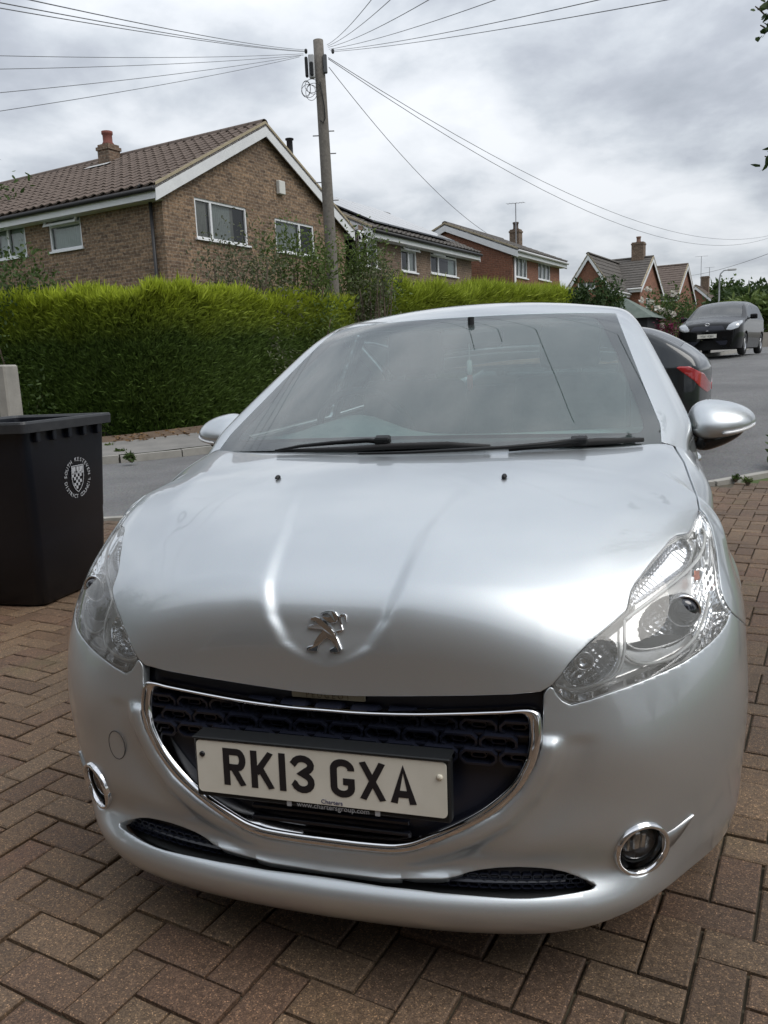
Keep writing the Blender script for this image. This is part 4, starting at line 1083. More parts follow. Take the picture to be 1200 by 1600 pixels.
for k in range(len(ii)):
    if not ins[k]: continue
    o3=org+ii[k,0]*Q*ux+ii[k,1]*Q*uy; dz=rp.uniform(-.004,.003); tl=(rp.uniform(-.011,.011),rp.uniform(-.011,.011))
    if k in near:
        link('paver',meH if ii[k,2]==0 else meV,drive,(o3[0],o3[1],dz),(tl[0],tl[1],PA+rp.uniform(-.008,.008)))
    else:
        v,f=pmH if ii[k,2]==0 else pmV; v=np.array(v); v=v+np.array([0,0,1])*(v[:,:1]*tl[0]+v[:,1:2]*tl[1]+dz); stv.add((v@Mrot.T+o3).tolist(),f)
tag(stv.build('pavers',paver_m,drive),kind='stuff')
edging()
# ------------------------------------------------------------------ houses across the road
def bricks(name,c1,c2,mortar,dark=.5,scale=1.0):
    def bld(t,b):
        c=N(t,'ShaderNodeTexCoord'); sp=N(t,'ShaderNodeSeparateXYZ'); L(t,c.outputs['Object'],sp.inputs[0]); a=N(t,'ShaderNodeMath',operation='ADD'); L(t,sp.outputs[0],a.inputs[0]); L(t,sp.outputs[1],a.inputs[1]); cb=N(t,'ShaderNodeCombineXYZ'); L(t,a.outputs[0],cb.inputs[0]); L(t,sp.outputs[2],cb.inputs[1])
        br=N(t,'ShaderNodeTexBrick',inp={'Scale':1.0,'Mortar Size':.007,'Mortar Smooth':.3,'Bias':-.1,'Brick Width':.225,'Row Height':.075,'Color1':c1+(1,),'Color2':c2+(1,),'Mortar':mortar+(1,)}); L(t,cb.outputs[0],br.inputs['Vector'])
        n1=noise(t,14,4,.6,vec=cb.outputs[0]); n2=noise(t,1.2,4); k=mixc(t,1.0,br.outputs[0],ramp(t,n1,((.32,(dark,dark,dark)),(.62,(1.2,1.2,1.2)))),'MULTIPLY'); k=mixc(t,1.0,k,ramp(t,n2,((.3,(.85,.85,.86)),(.7,(1.1,1.08,1.05)))),'MULTIPLY')
        L(t,k,b.inputs['Base Color']); iv=N(t,'ShaderNodeMath',operation='SUBTRACT',inp={0:1.0}); L(t,br.outputs['Fac'],iv.inputs[1]); bump(t,b,iv.outputs[0],.6,.01)
    return mat(name,c1,.9,build=bld)
BR1=bricks('brown_brick',(.30,.20,.125),(.135,.09,.062),(.32,.265,.20),.40)
BR2=bricks('dark_brown_brick',(.20,.135,.095),(.13,.09,.065),(.26,.22,.17),.5)
BR3=bricks('red_brick',(.255,.108,.064),(.19,.082,.052),(.25,.165,.12),.65)
upvc=mat('white_upvc',(.74,.75,.76),.35); whitep=varied('white_board',(.66,.67,.68),(.74,.75,.755),4,.5,.1)
tilem=varied('roof_tile',(.095,.072,.060),(.15,.115,.095),7,.9,.4,.01,50)
tilem2=varied('roof_tile_grey',(.075,.068,.062),(.12,.108,.096),7,.9,.4,.01,50)
mortarm=varied('verge_mortar',(.33,.28,.19),(.42,.36,.25),8,.95,.4,.01,60)
pane_m=mat('window_pane',(.02,.025,.027),.03,spec=.8)
def pane_glass():
    return MATS.get('house_glass') or glass_mat('house_glass',(.86,.90,.88),1.55)
curt=varied('net_curtain',(.62,.63,.62),(.78,.79,.78),16,.95,0); curt2=varied('curtain_taupe',(.45,.42,.39),(.55,.52,.48),18,.95,0); blind=varied('blind_sage',(.52,.60,.58),(.60,.68,.66),9,.9,0)
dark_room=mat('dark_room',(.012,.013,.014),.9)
guttm=mat('gutter_black',(.02,.02,.022),.5); guttw=mat('gutter_white',(.6,.6,.6),.45)
def wall_holes(U0,U1,Z0,Z1,holes):
    us=sorted({U0,U1,*[h[0] for h in holes],*[h[1] for h in holes]}); zs=sorted({Z0,Z1,*[h[2] for h in holes],*[h[3] for h in holes]}); q=[]
    for a,b in zip(us[:-1],us[1:]):
        for c,d in zip(zs[:-1],zs[1:]):
            m,n=(a+b)/2,(c+d)/2
            if not any(h[0]<m<h[1] and h[2]<n<h[3] for h in holes): q.append((a,b,c,d))
    return q
class House:
    def __init__(s,name,label,O,brick,cat='house',rz=ROTZ,group=None):
        s.o=thing(name,label,cat,O,rz,group); s.brick=brick; s.O=np.array(O); s.ex=np.array([math.cos(rz),math.sin(rz),0]); s.ey=np.array([-math.sin(rz),math.cos(rz),0])
    def loc(s,P): v=np.asarray(P)-s.O; return v@s.ex,v@s.ey,v[2]
    def px(s,px,py,plane,val=0.):
        n=s.ex if plane=='x' else s.ey; return s.loc(at_plane(px,py,s.O+n*val,n))
    def wall(s,plane,val,U0,U1,Z0,Z1,holes=(),gable=None,sgn=1,lower=None):
        """plane 'x': wall at x=val facing +x (u=y); plane 'y': wall at y=val facing -y (u=x)"""
        P=(lambda u,z,d=0.:(val-d,u,z)) if plane=='x' else (lambda u,z,d=0.:(u,val+d,z))
        mb=MB()
        for a,b,c,d in wall_holes(U0,U1,Z0,Z1,[h[:4] for h in holes]): mb.add([P(a,c),P(b,c),P(b,d),P(a,d)],[(0,1,2,3)])
        if gable: mb.add([P(U0,Z1),P(U1,Z1),P(gable[0],gable[1])],[(0,1,2)])
        for h in holes:
            a,b,c,d=h[:4]; D=.11
            mb.add([P(a,c),P(b,c),P(b,d),P(a,d),P(a,c,D),P(b,c,D),P(b,d,D),P(a,d,D)],[(0,1,5,4),(1,2,6,5),(2,3,7,6),(3,0,4,7)])
        w_=mb.build('wall',s.brick,s.o)
        for h in holes: s.window(P,*h)
        return w_
    def window(s,P,a,b,c,d,style='plain',cur=None):
        f=.055; mb=MB()
        def bar(u0,u1,z0,z1,d0=.02,d1=.09):
            mb.add([P(u0,z0,d0),P(u1,z0,d0),P(u1,z1,d0),P(u0,z1,d0),P(u0,z0,d1),P(u1,z0,d1),P(u1,z1,d1),P(u0,z1,d1)],[(0,1,2,3),(0,4,5,1),(1,5,6,2),(2,6,7,3),(3,7,4,0)])
        bar(a,b,c,c+f); bar(a,b,d-f,d); bar(a,a+f,c+f,d-f); bar(b-f,b,c+f,d-f)
        W=b-a; ops=[]
        if 'v' in style:
            fr=float(style.split('v')[1].split()[0]); bar(a+W*fr-f*.6,a+W*fr+f*.6,c+f,d-f,.017,.088)
        if 'w' in style:
            fr=float(style.split('w')[1].split()[0]); bar(a+W*fr-f*.6,a+W*fr+f*.6,c+f,d-f,.017,.088)
        if 't' in style:
            fr=float(style.split('t')[1].split()[0]); zt=d-(d-c)*fr; hi=b-f if 'o' not in style else b-f; bar(a+f,hi,zt-f*.6,zt+f*.6,.014,.086)
            if 'O' in style:   # top light pushed open
                q=MB(); wid=W if 'half' not in style else W*.42; dd_=.16
                def op(u0,u1,t0,t1):
                    Z=lambda t:d-.02-(d-zt)*t; D_=lambda t:-.01-dd_*t
                    q.add([P(u0,Z(t0),D_(t0)),P(u1,Z(t0),D_(t0)),P(u1,Z(t1),D_(t1)),P(u0,Z(t1),D_(t1)),P(u0,Z(t0),D_(t0)+.04),P(u1,Z(t0),D_(t0)+.04),P(u1,Z(t1),D_(t1)+.04),P(u0,Z(t1),D_(t1)+.04)],[(0,1,2,3),(0,4,5,1),(1,5,6,2),(2,6,7,3),(3,7,4,0),(4,7,6,5)])
                op(a-.01,a+wid,0,.2); op(a-.01,a+wid,.8,1.); op(a-.01,a+.05,.2,.8); op(a+wid-.06,a+wid,.2,.8); ops.append(q)
        w_=mb.build('window',upvc,s.o)
        for q in ops: q.build('open_light',upvc,w_)
        obj('pane',[P(a+f,c+f,.06),P(b-f,c+f,.06),P(b-f,d-f,.06),P(a+f,d-f,.06)],[(0,1,2,3)],pane_glass(),w_)
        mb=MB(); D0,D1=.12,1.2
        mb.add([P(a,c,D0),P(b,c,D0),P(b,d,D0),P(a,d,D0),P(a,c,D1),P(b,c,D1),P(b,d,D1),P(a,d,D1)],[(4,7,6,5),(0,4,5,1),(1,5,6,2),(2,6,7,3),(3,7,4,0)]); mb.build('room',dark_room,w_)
        if cur:
            for (u0,u1,m_) in cur:
                n=max(int((u1-u0)*W/.07),3)*2; V=[];F_=[]
                for k in range(n+1):
                    u=a+W*(u0+(u1-u0)*k/n); dd_=.118+(.018 if k%2 else 0); V+=[P(u,c,dd_),P(u,d,dd_)]
                for k in range(n): F_.append((2*k,2*k+2,2*k+3,2*k+1))
                obj('curtain',V,F_,m_,w_)
        mb=MB(); u0,u1=a-.05,b+.05
        mb.add([P(u0,c-.04,-.06),P(u1,c-.04,-.06),P(u1,c+.005,-.055),P(u0,c+.005,-.055),P(u0,c-.04,.05),P(u1,c-.04,.05),P(u1,c+.012,.05),P(u0,c+.012,.05)],[(0,1,2,3),(2,6,7,3),(0,4,5,1),(0,3,7,4),(1,5,6,2)]); mb.build('sill',upvc,w_)
    def roof(s,x0,x1,y0,y1,ze,rise,axis,tile,oh_e=.32,oh_g=.16,courses=.33,tw=.30,parts=None,verge=True,name='roof',wave=True,sides=(1,2)):
        """gabled roof; axis = direction of the ridge"""
        if axis=='x': A0,A1,B0,B1=x0-oh_g,x1+oh_g,y0,y1; T=lambda a,b,z:(a,b,z)
        else: A0,A1,B0,B1=y0-oh_g,y1+oh_g,x0,x1; T=lambda a,b,z:(b,a,z)
        mid=(B0+B1)/2; half=(B1-B0)/2; k=rise/half; zt=ze+rise
        r=MB(); be0,be1=B0-oh_e,B1+oh_e; zl=ze-k*oh_e
        top=[(A0,be0,zl+.10),(A1,be0,zl+.10),(A1,mid,zt+.10),(A0,mid,zt+.10)]
        for q,(b0,z0,b1,z1) in enumerate(((be0,zl,mid,zt),(be1,zl,mid,zt))):
            v=[T(A0,b0,z0),T(A1,b0,z0),T(A1,b1,z1),T(A0,b1,z1),T(A0,b0,z0+.08),T(A1,b0,z0+.08),T(A1,b1,z1+.08),T(A0,b1,z1+.08)]
            r.add(v,[(0,1,2,3),(4,5,6,7),(0,1,5,4),(0,3,7,4),(1,2,6,5)])
        R=r.build(name,tile,s.o)
        # tiles: each course a row of curved tiles lying on the one below
        slope=math.hypot(half+oh_e,rise+k*oh_e); nc=int(round(slope/courses)); nt_=int(round((A1-A0)/tw)); tw=(A1-A0)/nt_; cl=slope/nc; ca,sa=(half+oh_e)/slope,(rise+k*oh_e)/slope
        prof=[(0,.0),(.18,.004),(.42,.008),(.60,.034),(.78,.046),(.92,.034),(1.0,.008)] if wave else [(0,.012),(.98,.012)]
        def tile_m(sd):
            V=[]
            for t,h in prof:
                for e,(v_,hh) in enumerate(((-.035,h+.028),(cl*1.02,h))):
                    V.append((t*tw,v_,hh))
            n=len(prof); F_=[(2*i,2*i+2,2*i+3,2*i+1) for i in range(n-1)]
            o=len(V)
            for t,h in prof: V.append((t*tw,-.035,h+.004))
            F_+=[(2*i,o+i,o+i+1,2*i+2) for i in range(n-1)]
            return V,F_
        V,F_=tile_m(0); st=MB(); cand=[]
        for q in (0,1):
            if (q+1) not in sides: continue
            sg=1 if q==0 else -1; b0=be0 if q==0 else be1
            # frame of the slope: ea along ridge, eb up the slope, en normal (in a,b,z)
            for c in range(nc):
                for i in range(nt_):
                    base=(A0+i*tw,b0+sg*ca*cl*c,zl+.082+sa*cl*c)
                    cand.append((q,base))
        ea=np.array(T(1,0,0),float)
        def frame(q):
            sg=1 if q==0 else -1; eb=np.array(T(0,sg*ca,0))+np.array([0,0,sa]); en=np.cross(ea,eb); 
            if en[2]<0: en=-en
            return ea,eb,en
        keep=set()
        if parts:
            Mw=np.stack([s.ex,s.ey,[0,0,1]],1); wp=np.array([np.array(T(*b_))@Mw.T+s.O for q,b_ in cand]); pp_=project(wp); dist_=np.linalg.norm(wp-CAM['pos'],axis=1); vis=(pp_[:,0]>-20)&(pp_[:,0]<1220)&np.array([q==parts-1 for q,_ in cand]); od=np.argsort(np.where(vis,dist_,1e9)); keep=set(od[:300].tolist())
            me=mesh('tile',V,F_,False,[tile])
        for i,(q,b_) in enumerate(cand):
            a_,eb,en=frame(q); w=np.array(T(*b_)); jz=rnd.uniform(-.004,.004)
            if i in keep:
                t=link('tile',me,R); Mx=Matrix.Identity(4)
                for r_ in range(3): Mx[r_][0],Mx[r_][1],Mx[r_][2],Mx[r_][3]=a_[r_],eb[r_],en[r_],w[r_]+en[r_]*jz
                t.matrix_local=Mx
            else:
                vv=np.array(V); st.add((w+vv[:,:1]*a_+vv[:,1:2]*eb+(vv[:,2:]+jz)*en).tolist(),F_)
        tag(st.build('tiles',tile,R),kind='stuff')
        # ridge tiles
        rm=MB(); L_=A1-A0; nr=int(L_/.45)
        for i in range(nr):
            a=A0+L_*i/nr; b=A0+L_*(i+1)/nr-.012; P=[]
            for aa in (a,b):
                for an in range(7): t=math.pi*an/6; P.append(T(aa,mid+.13*math.cos(t),zt+.07+.11*math.sin(t)))
            rm.add(P,[(j,j+1,8+j,7+j) for j in range(6)]+[tuple(range(7))])
        rm.build('ridge',tile,R)
        # fascia, gutter
        for q,(b0,sg) in enumerate(((be0,-1),(be1,1))):
            if (q+1) not in sides: continue
            f=MB(); a,b=sorted((b0-sg*.0,b0-sg*.025)); v0=[T(A0+.02,a,zl-.20),T(A1-.02,a,zl-.20),T(A1-.02,b,zl-.20),T(A0+.02,b,zl-.20)]; f.add(v0+[(p[0],p[1],zl+.03) for p in v0],[(0,1,5,4),(2,3,7,6),(0,3,7,4),(1,2,6,5),(0,1,2,3)]); f.build('fascia',whitep,R)
            so=MB(); so.add([T(A0+.02,b0,zl-.20),T(A1-.02,b0,zl-.20),T(A1-.02,b0-sg*oh_e,zl-.20),T(A0+.02,b0-sg*oh_e,zl-.20)],[(0,1,2,3)]); so.build('soffit',whitep,R)
            g=MB().tube([T(A0,b0+sg*.055,zl-.01),T(A1,b0+sg*.055,zl-.01)],.055,8); g.build('gutter',s.gut if hasattr(s,'gut') else guttm,R,True)
        # bargeboards
        if verge:
            for aa,sd in ((A0,-1),(A1,1)):
                for b0,sg in ((be0,1),(be1,-1)):
                    f=MB(); hh=.30
                    v=[T(aa,b0,zl+.06),T(aa,mid,zt+.06),T(aa,mid,zt+.06-hh),T(aa,b0,zl+.06-hh*1.05)]; w_=[T(aa-sd*.03,*((p[1],p[2]) if axis=='x' else (p[0],p[2]))) for p in v]
                    f.add(v+w_,[(0,1,2,3),(4,7,6,5),(0,4,5,1),(2,6,7,3),(1,5,6,2),(3,7,4,0)]); f.build('bargeboard',whitep,R)
                    m2=MB(); v=[T(aa+sd*.01,b0,zl+.062),T(aa+sd*.01,mid,zt+.062),T(aa+sd*.01,mid,zt+.125),T(aa+sd*.01,b0,zl+.125)]; w_=[T(aa-sd*.06,*((p[1],p[2]) if axis=='x' else (p[0],p[2]))) for p in v]
                    m2.add(v+w_,[(0,1,2,3),(4,7,6,5),(0,4,5,1),(2,6,7,3)]); m2.build('verge',mortarm,R)
        return R
    def chimney(s,x,y,z0,z1,w=.8,d=.6,pots=1,potm=None,R=None):
        ch=MB().box(x-w/2,x+w/2,y-d/2,y+d/2,z0,z1-.16).box(x-w/2-.03,x+w/2+.03,y-d/2-.03,y+d/2+.03,z1-.158,z1-.07).box(x-w/2+.01,x+w/2-.01,y-d/2+.01,y+d/2-.01,z1-.069,z1).build('chimney',BR2,s.o)
        MB().box(x-w/2-.05,x+w/2+.05,y-d/2-.09,y+d/2+.05,z0+.55,z0+.62).build('flashing',varied('lead',(.35,.36,.36),(.45,.45,.45),6,.7,.2),ch) if False else None
        for k in range(pots):
            xx=x+(k-(pots-1)/2)*.38
            MB().lathe([(.15,z1-.01),(.16,z1+.04),(.13,z1+.08),(.13,z1+.26),(.155,z1+.29),(.155,z1+.36),(.11,z1+.36),(.11,z1+.1)],18,Matrix.Translation((xx,y,0))).build('chimney_pot',potm or mat('terracotta',(.19,.062,.048),.8),ch,True)
        return ch
    def downpipe(s,x,y,z0,z1,m=None,r=.04): MB().tube([(x,y,z0),(x,y,z1)],r,8).build('downpipe',m or guttm,s.o,True)
# ---- house 1: brown brick, gable towards the road
O1=at_dist(250,285,19.5); ZE=O1[2]; O1[2]=.35; ze=ZE-.35-.02
h1=House('brick_house','brown brick house with white gable boards, nearest the road behind the tall hedge',O1,BR1)
GW=7.5; LEN=14.
def pr(H,plane,xl,xr,yt,yb,val=0.):
    ym=(yt+yb)/2; xm=(xl+xr)/2; i=1 if plane=='x' else 0
    a=H.px(xl,ym,plane,val)[i]; b=H.px(xr,ym,plane,val)[i]; return min(a,b),max(a,b),H.px(xm,yb,plane,val)[2],H.px(xm,yt,plane,val)[2]
wA=pr(h1,'x',306,386,317,378); wB=pr(h1,'x',431,491,347,397)
h1.wall('x',0.,0,GW,0,ze,[wA+('v.30',[(0,.27,curt2),(.31,.72,curt),(.72,.78,curt2)]),wB+('v.62',[(0,.6,curt)])],gable=(GW/2,ze+1.95))
wC=pr(h1,'y',76,127,329,391); wD=pr(h1,'y',-8,40,343,404)
h1.wall('y',0.,-LEN,0,0,ze,[wC+('t.34 O',[(0,1,blind)]),wD+('v.42',[(.45,1,blind),(0,.4,blind)]),(wD[0]-3.6,wD[0]-2.2,wD[2],wD[3],'v.5',[(0,1,blind)])])
MB().box(-LEN,-LEN+.02,0,GW,0,ze).box(-LEN,0,GW-.02,GW,0,ze).build('rear_wall',BR1,h1.o)
h1.roof(-LEN,0.,0.,GW,ze,1.95,'x',tilem,parts=1)
cx_,cy_,cz_=h1.px(166,240,'y',GW/2-.55); h1.chimney(cx_,GW/2-.45,ze+1.2,h1.px(166,221,'y',GW/2-.75)[2],.43,.43)
MB().add([(cx_-.45,GW/2-.80,ze+1.70),(cx_+.45,GW/2-.80,ze+1.70),(cx_+.47,GW/2-1.0,ze+1.60),(cx_-.47,GW/2-1.0,ze+1.60)],[(0,3,2,1)]).build('flashing',varied('lead',(.38,.385,.38),(.48,.48,.47),6,.7,.2),h1.o)
h1.downpipe(-.28,-.07,0,ze-.1)
MB().tube([(-.28,-.07,ze-.1),(-.28,-.33,ze-.05),(-.28,-.37,ze-.1)],.04,8).build('swan_neck',guttm,h1.o,True)
vx=h1.px(436,294,'x')
MB().bbox(.0,.12,vx[1]-.13,vx[1]+.13,vx[2]-.17,vx[2]+.17,.015).build('alarm_box',mat('alarm_white',(.62,.62,.58),.5),h1.o)
# ---- house 2: eaves to the road, panels on the roof
s2,l2=22.4,13.35; O2=sl(s2,l2,.6); h2=House('solar_panel_house','dark brown brick house with solar panels on its roof, behind the telegraph pole',O2,BR2); 
ze2=h2.px(640,368,'x')[2]-.05; LN2=h2.px(736,392,'x')[1]
ws2=[pr(h2,'x',561,590,362,417)+('v.45 t.3 O half',[(.5,.8,curt)]),pr(h2,'x',627,651,378,425)+('v.5 t.3 O',[(.5,1,curt)]),pr(h2,'x',673,714,390,430)+('v.3 t.3 O half',[(.75,1,blind)])]
h2.wall('x',0.,0,LN2,0,ze2,ws2); h2.wall('y',0.,-7.4,0,0,ze2,(),gable=(-3.7,ze2+1.75)); MB().box(-7.4,-7.38,0,LN2,0,ze2).box(-7.4,0,LN2-.02,LN2,0,ze2).build('rear_wall',BR2,h2.o)
h2.roof(-7.4,0.,0.,LN2,ze2,1.75,'y',tilem2,sides=(2,),verge=True)
pv=mat('solar_panel',(.10,.105,.115),.12,.2,spec=.8); k2=1.75/3.7
for i in range(6):
    y0=.35+i*(LN2-1.9)/6; y1=y0+(LN2-1.9)/6-.03
    V=[(.05-.0,y0,ze2-.02+.26),(.05,y1,ze2-.02+.26),(-3.25,y1,ze2+3.25*k2+.27),(-3.25,y0,ze2+3.25*k2+.27)]; V+=[(p[0],p[1],p[2]-.045) for p in V]
    sp_=obj('solar_panel',V,[(0,1,2,3),(7,6,5,4),(0,4,5,1),(1,5,6,2),(2,6,7,3),(3,7,4,0)],pv,h2.o)
h2.chimney(-3.5,.55,ze2+1.0,ze2+2.75,.75,.6,1); 
MB().lathe([(.10,0),(.10,.42),(.14,.44),(.14,.48)],14,Matrix.Translation((-3.2,.75,ze2+2.74))).build('cowl',mat('cowl_dark',(.05,.05,.055),.5,.6),h2.o,True)
MB().box(.0,.9,-.3,LN2+.2,2.35,2.5).build('canopy',varied('lead_roof',(.25,.26,.27),(.32,.33,.33),5,.6,.1),h2.o)
# ---- house 3: red brick
O3=sl(32.7,12.6,.9); h3=House('red_brick_house','red brick house with white downpipe and tall aerial, behind the second hedge',O3,BR3); h3.gut=guttw
ze3=h3.px(800,388,'x')[2]; LN3=h3.px(874,410,'x')[1]
h3.wall('x',0.,0,LN3,0,ze3,[pr(h3,'x',805,824,399,434)+('v.33 w.66',[(0,1,curt)]),pr(h3,'x',841,860,411,438)+('v.33 w.66',[(0,1,curt)])])
xa3,_,za3=h3.px(697,353,'y'); rs3=za3-ze3
h3.wall('y',0.,2*xa3,0,0,ze3,(),gable=(xa3,ze3+rs3)); MB().box(2*xa3,2*xa3+.02,0,LN3,0,ze3).box(2*xa3,0,LN3-.02,LN3,0,ze3).build('rear_wall',BR3,h3.o)
h3.roof(2*xa3,0.,0.,LN3,ze3,rs3,'y',tilem2,sides=(2,))
q3=h3.px(806,365,'x',xa3)
h3.chimney(xa3,q3[1],ze3+rs3*.6,h3.px(806,359,'x',xa3)[2],.5,.5,1,mat('pot_dark',(.08,.06,.05),.8)); h3.downpipe(.07,.15,0,ze3-.1,guttw,.05)
def aerial(H,x,y,z0,h,n=6,w=.8,ang=0.):
    a=MB().tube([(x,y,z0),(x,y,z0+h)],.025,6).build('aerial',mat('aerial_metal',(.3,.3,.31),.4,.8),H.o)
    b=MB().tube([(x-w/2,y-w/2*ang,z0+h),(x+w/2,y+w/2*ang,z0+h)],.012,5)
    for k in range(n): t=-w/2+w*k/(n-1); b.tube([(x+t,y+t*ang-.18,z0+h),(x+t,y+t*ang+.18,z0+h)],.007,4)
    b.build('antenna',mat('aerial_metal'),a)
aerial(h3,xa3+.2,q3[1]-.5,ze3+rs3-.3,h3.px(799,318,'x',xa3)[2]-ze3-rs3+.3,6,.8,.3)
# ---- house 4: red brick, gable and cross wing
O4=sl(48.3,12.9,1.3); h4=House('gabled_brick_house','red brick house with a gable and cross wing, right of the leafy tree',O4,BR3); h4.gut=guttw
ze4=h4.px(945,438,'x')[2]
xa4,_,za4=h4.px(920,399,'y'); g4=2*xa4; rs4=za4-ze4; LN4=9.
h4.wall('y',0.,g4,0,0,ze4,[pr(h4,'y',903,930,436,452)+('v.5',[(0,1,curt)])],gable=(g4/2,za4)); h4.wall('x',0.,0,LN4,0,ze4); MB().box(g4,g4+.02,0,LN4,0,ze4).box(g4,0,LN4-.02,LN4,0,ze4).build('rear_wall',BR3,h4.o)
h4.roof(g4,0.,0.,LN4,ze4,rs4,'y',tilem2,oh_e=.4,wave=False)
wy0=h4.px(962,450,'y',3.)[0]; 
O4b=sl(52.5,10.2,1.3); 
W0=h4.loc(sl(52.3,13.2,1.3)); 
xw=h4.px(1000,450,'y',4.)[0]
h4.wall('x',xw,4.,10.,0,ze4-.1,[(5.6,6.9,ze4-1.9,ze4-.75,'v.5 t.5',[(0,1,curt)])],gable=(7.,ze4+1.75)); h4.wall('y',4.,0.,xw,0,ze4-.1); MB().box(0,xw,9.98,10.,0,ze4-.1).build('wing_wall',BR3,h4.o)
h4.roof(-1.5,xw,4.,10.,ze4-.1,1.85,'x',tilem2,name='wing_roof',wave=False)
h4.chimney(xw-.8,7.,ze4+1.5,ze4+2.8,.75,.65,1,mat('pot_tan',(.2,.12,.09),.8)); h4.downpipe(.08,3.85,0,ze4-.1,guttw,.05)
# ---- house 5 and 6 further up
O5=sl(62.,11.6,1.6); h5=House('low_brown_house','small red brick house with a steep brown roof further up the street',O5,BR3)
xe5=h5.px(1062,460,'y')[0]; ze5=h5.px(1045,462,'y')[2]
h5.wall('x',0.,0,7,0,ze5,(),gable=(3.5,ze5+2.3)); h5.wall('y',0.,-7,0,0,ze5); MB().box(-7,-6.98,0,7,0,ze5).box(-7,0,6.98,7,0,ze5).build('rear_wall',BR3,h5.o)
h5.roof(-7.,0.,0.,7.,ze5,2.3,'x',tilem,wave=False)
O6=sl(78.,11.0,1.9); h6=House('brick_bungalow','far red brick bungalow with two chimneys and aerials beyond the parked car',O6,BR3)
x60=h6.px(1062,470,'y')[0]; x61=h6.px(1112,470,'y')[0]; ze6=h6.px(1085,470,'y')[2]; w6=x61-x60
h6.wall('y',0.,x60,x61,0,ze6,(),gable=((x60+x61)/2-.4,ze6+1.15)); h6.wall('x',x61,0,10,0,ze6); MB().box(x60,x60+.02,0,10,0,ze6).box(x60,x61,9.98,10,0,ze6).build('rear_wall',BR3,h6.o)
h6.roof(x60,x61,0.,10.,ze6,1.2,'y',tilem,wave=False)
h6.chimney((x60+x61)/2+.2,3.5,ze6+.6,ze6+2.3,.7,.6,0); h6.chimney(x61-.5,7,ze6,ze6+1.6,.6,.6,0); aerial(h6,(x60+x61)/2,2.5,ze6+1.2,2.8,5,1.,.2); aerial(h6,x61-1.0,5,ze6+1.,2.2,5,.8,.2)
# ------------------------------------------------------------------ planting
def fast_mesh(name,V,Q,m,parent=None,cols=None,loc=None):
    """V (n,3), Q (k,4) quads"""
    me=bpy.data.meshes.new(name); V=np.asarray(V,np.float32); Q=np.asarray(Q,np.int32)
    me.vertices.add(len(V)); me.vertices.foreach_set('co',V.ravel()); me.loops.add(Q.size); me.loops.foreach_set('vertex_index',Q.ravel())
    me.polygons.add(len(Q)); me.polygons.foreach_set('loop_start',np.arange(0,Q.size,4,dtype=np.int32)); me.polygons.foreach_set('loop_total',np.full(len(Q),4,np.int32)); me.update(calc_edges=True); me.materials.append(m)
    return link(name,me,parent,loc)
rg=np.random.default_rng(7)
def blades(P,D,length,width,n=3,curl=.25,spread=.45,lv=.35):
    """sprays: at each point P, n narrow leaves fanned about direction D (unit)"""
    k=len(P); Vs=[];Qs=[];off=0
    for b in range(n):
        d=D+rg.normal(0,spread,(k,3)); d/=np.linalg.norm(d,axis=1)[:,None]
        s=np.cross(d,rg.normal(0,1,(k,3))); s/=np.linalg.norm(s,axis=1)[:,None]+1e-9; u=np.cross(s,d)
        ln=(length*(1+lv*rg.normal(0,1,k)).clip(.4,1.9))[:,None]; w=(width*rg.uniform(.7,1.3,k))[:,None]
        p0=P; p1=P+d*ln*.5+u*ln*curl*.12; p2=P+d*ln+u*ln*curl*.5
        V=np.stack([p0-s*w*.35,p0+s*w*.35,p1-s*w*.5,p1+s*w*.5,p2-s*w*.08,p2+s*w*.08],1).reshape(-1,3)
        i=np.arange(k)[:,None]*6+off; Qs.append(np.concatenate([i+np.array([[0,1,3,2]]),i+np.array([[2,3,5,4]])])); Vs.append(V); off+=6*k
    return np.concatenate(Vs),np.concatenate(Qs)
def leafmat(name,c_low,c_high,z0=None,z1=None,rough=.6,trans=.3):
    m=bpy.data.materials.new(name); m.use_nodes=True; t=m.node_tree; b=t.nodes['Principled BSDF']
    ge=N(t,'ShaderNodeNewGeometry'); rn=ge.outputs['Random Per Island']
    if z0 is None: base=ramp(t,rn,((0,c_low),(1,c_high)))
    else:
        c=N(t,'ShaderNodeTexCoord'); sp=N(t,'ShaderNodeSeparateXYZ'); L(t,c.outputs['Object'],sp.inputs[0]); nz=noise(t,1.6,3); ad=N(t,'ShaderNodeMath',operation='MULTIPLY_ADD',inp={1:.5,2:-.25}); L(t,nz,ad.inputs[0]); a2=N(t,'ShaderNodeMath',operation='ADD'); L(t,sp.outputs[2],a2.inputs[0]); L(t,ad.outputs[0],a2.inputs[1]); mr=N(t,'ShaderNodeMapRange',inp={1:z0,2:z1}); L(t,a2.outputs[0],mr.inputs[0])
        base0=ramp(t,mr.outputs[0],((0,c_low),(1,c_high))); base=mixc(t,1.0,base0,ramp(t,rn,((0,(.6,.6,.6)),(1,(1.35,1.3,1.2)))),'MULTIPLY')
    L(t,base,b.inputs['Base Color']); b.inputs['Roughness'].default_value=rough; b.inputs['Specular IOR Level'].default_value=.3
    if trans:
        tl=N(t,'ShaderNodeBsdfTranslucent'); L(t,base,tl.inputs[0]); mx=N(t,'ShaderNodeMixShader',inp={0:trans}); L(t,b.outputs[0],mx.inputs[1]); L(t,tl.outputs[0],mx.inputs[2]); o=[n for n in t.nodes if n.type=='OUTPUT_MATERIAL'][0]; L(t,mx.outputs[0],o.inputs[0])
    MATS[name]=m; return m
barkm=varied('bark',(.10,.075,.055),(.17,.13,.10),12,.95,.6,.01,60)
deadm=varied('dry_twigs',(.07,.05,.035),(.12,.09,.06),20,.95,.4,.01,60)
HS=1
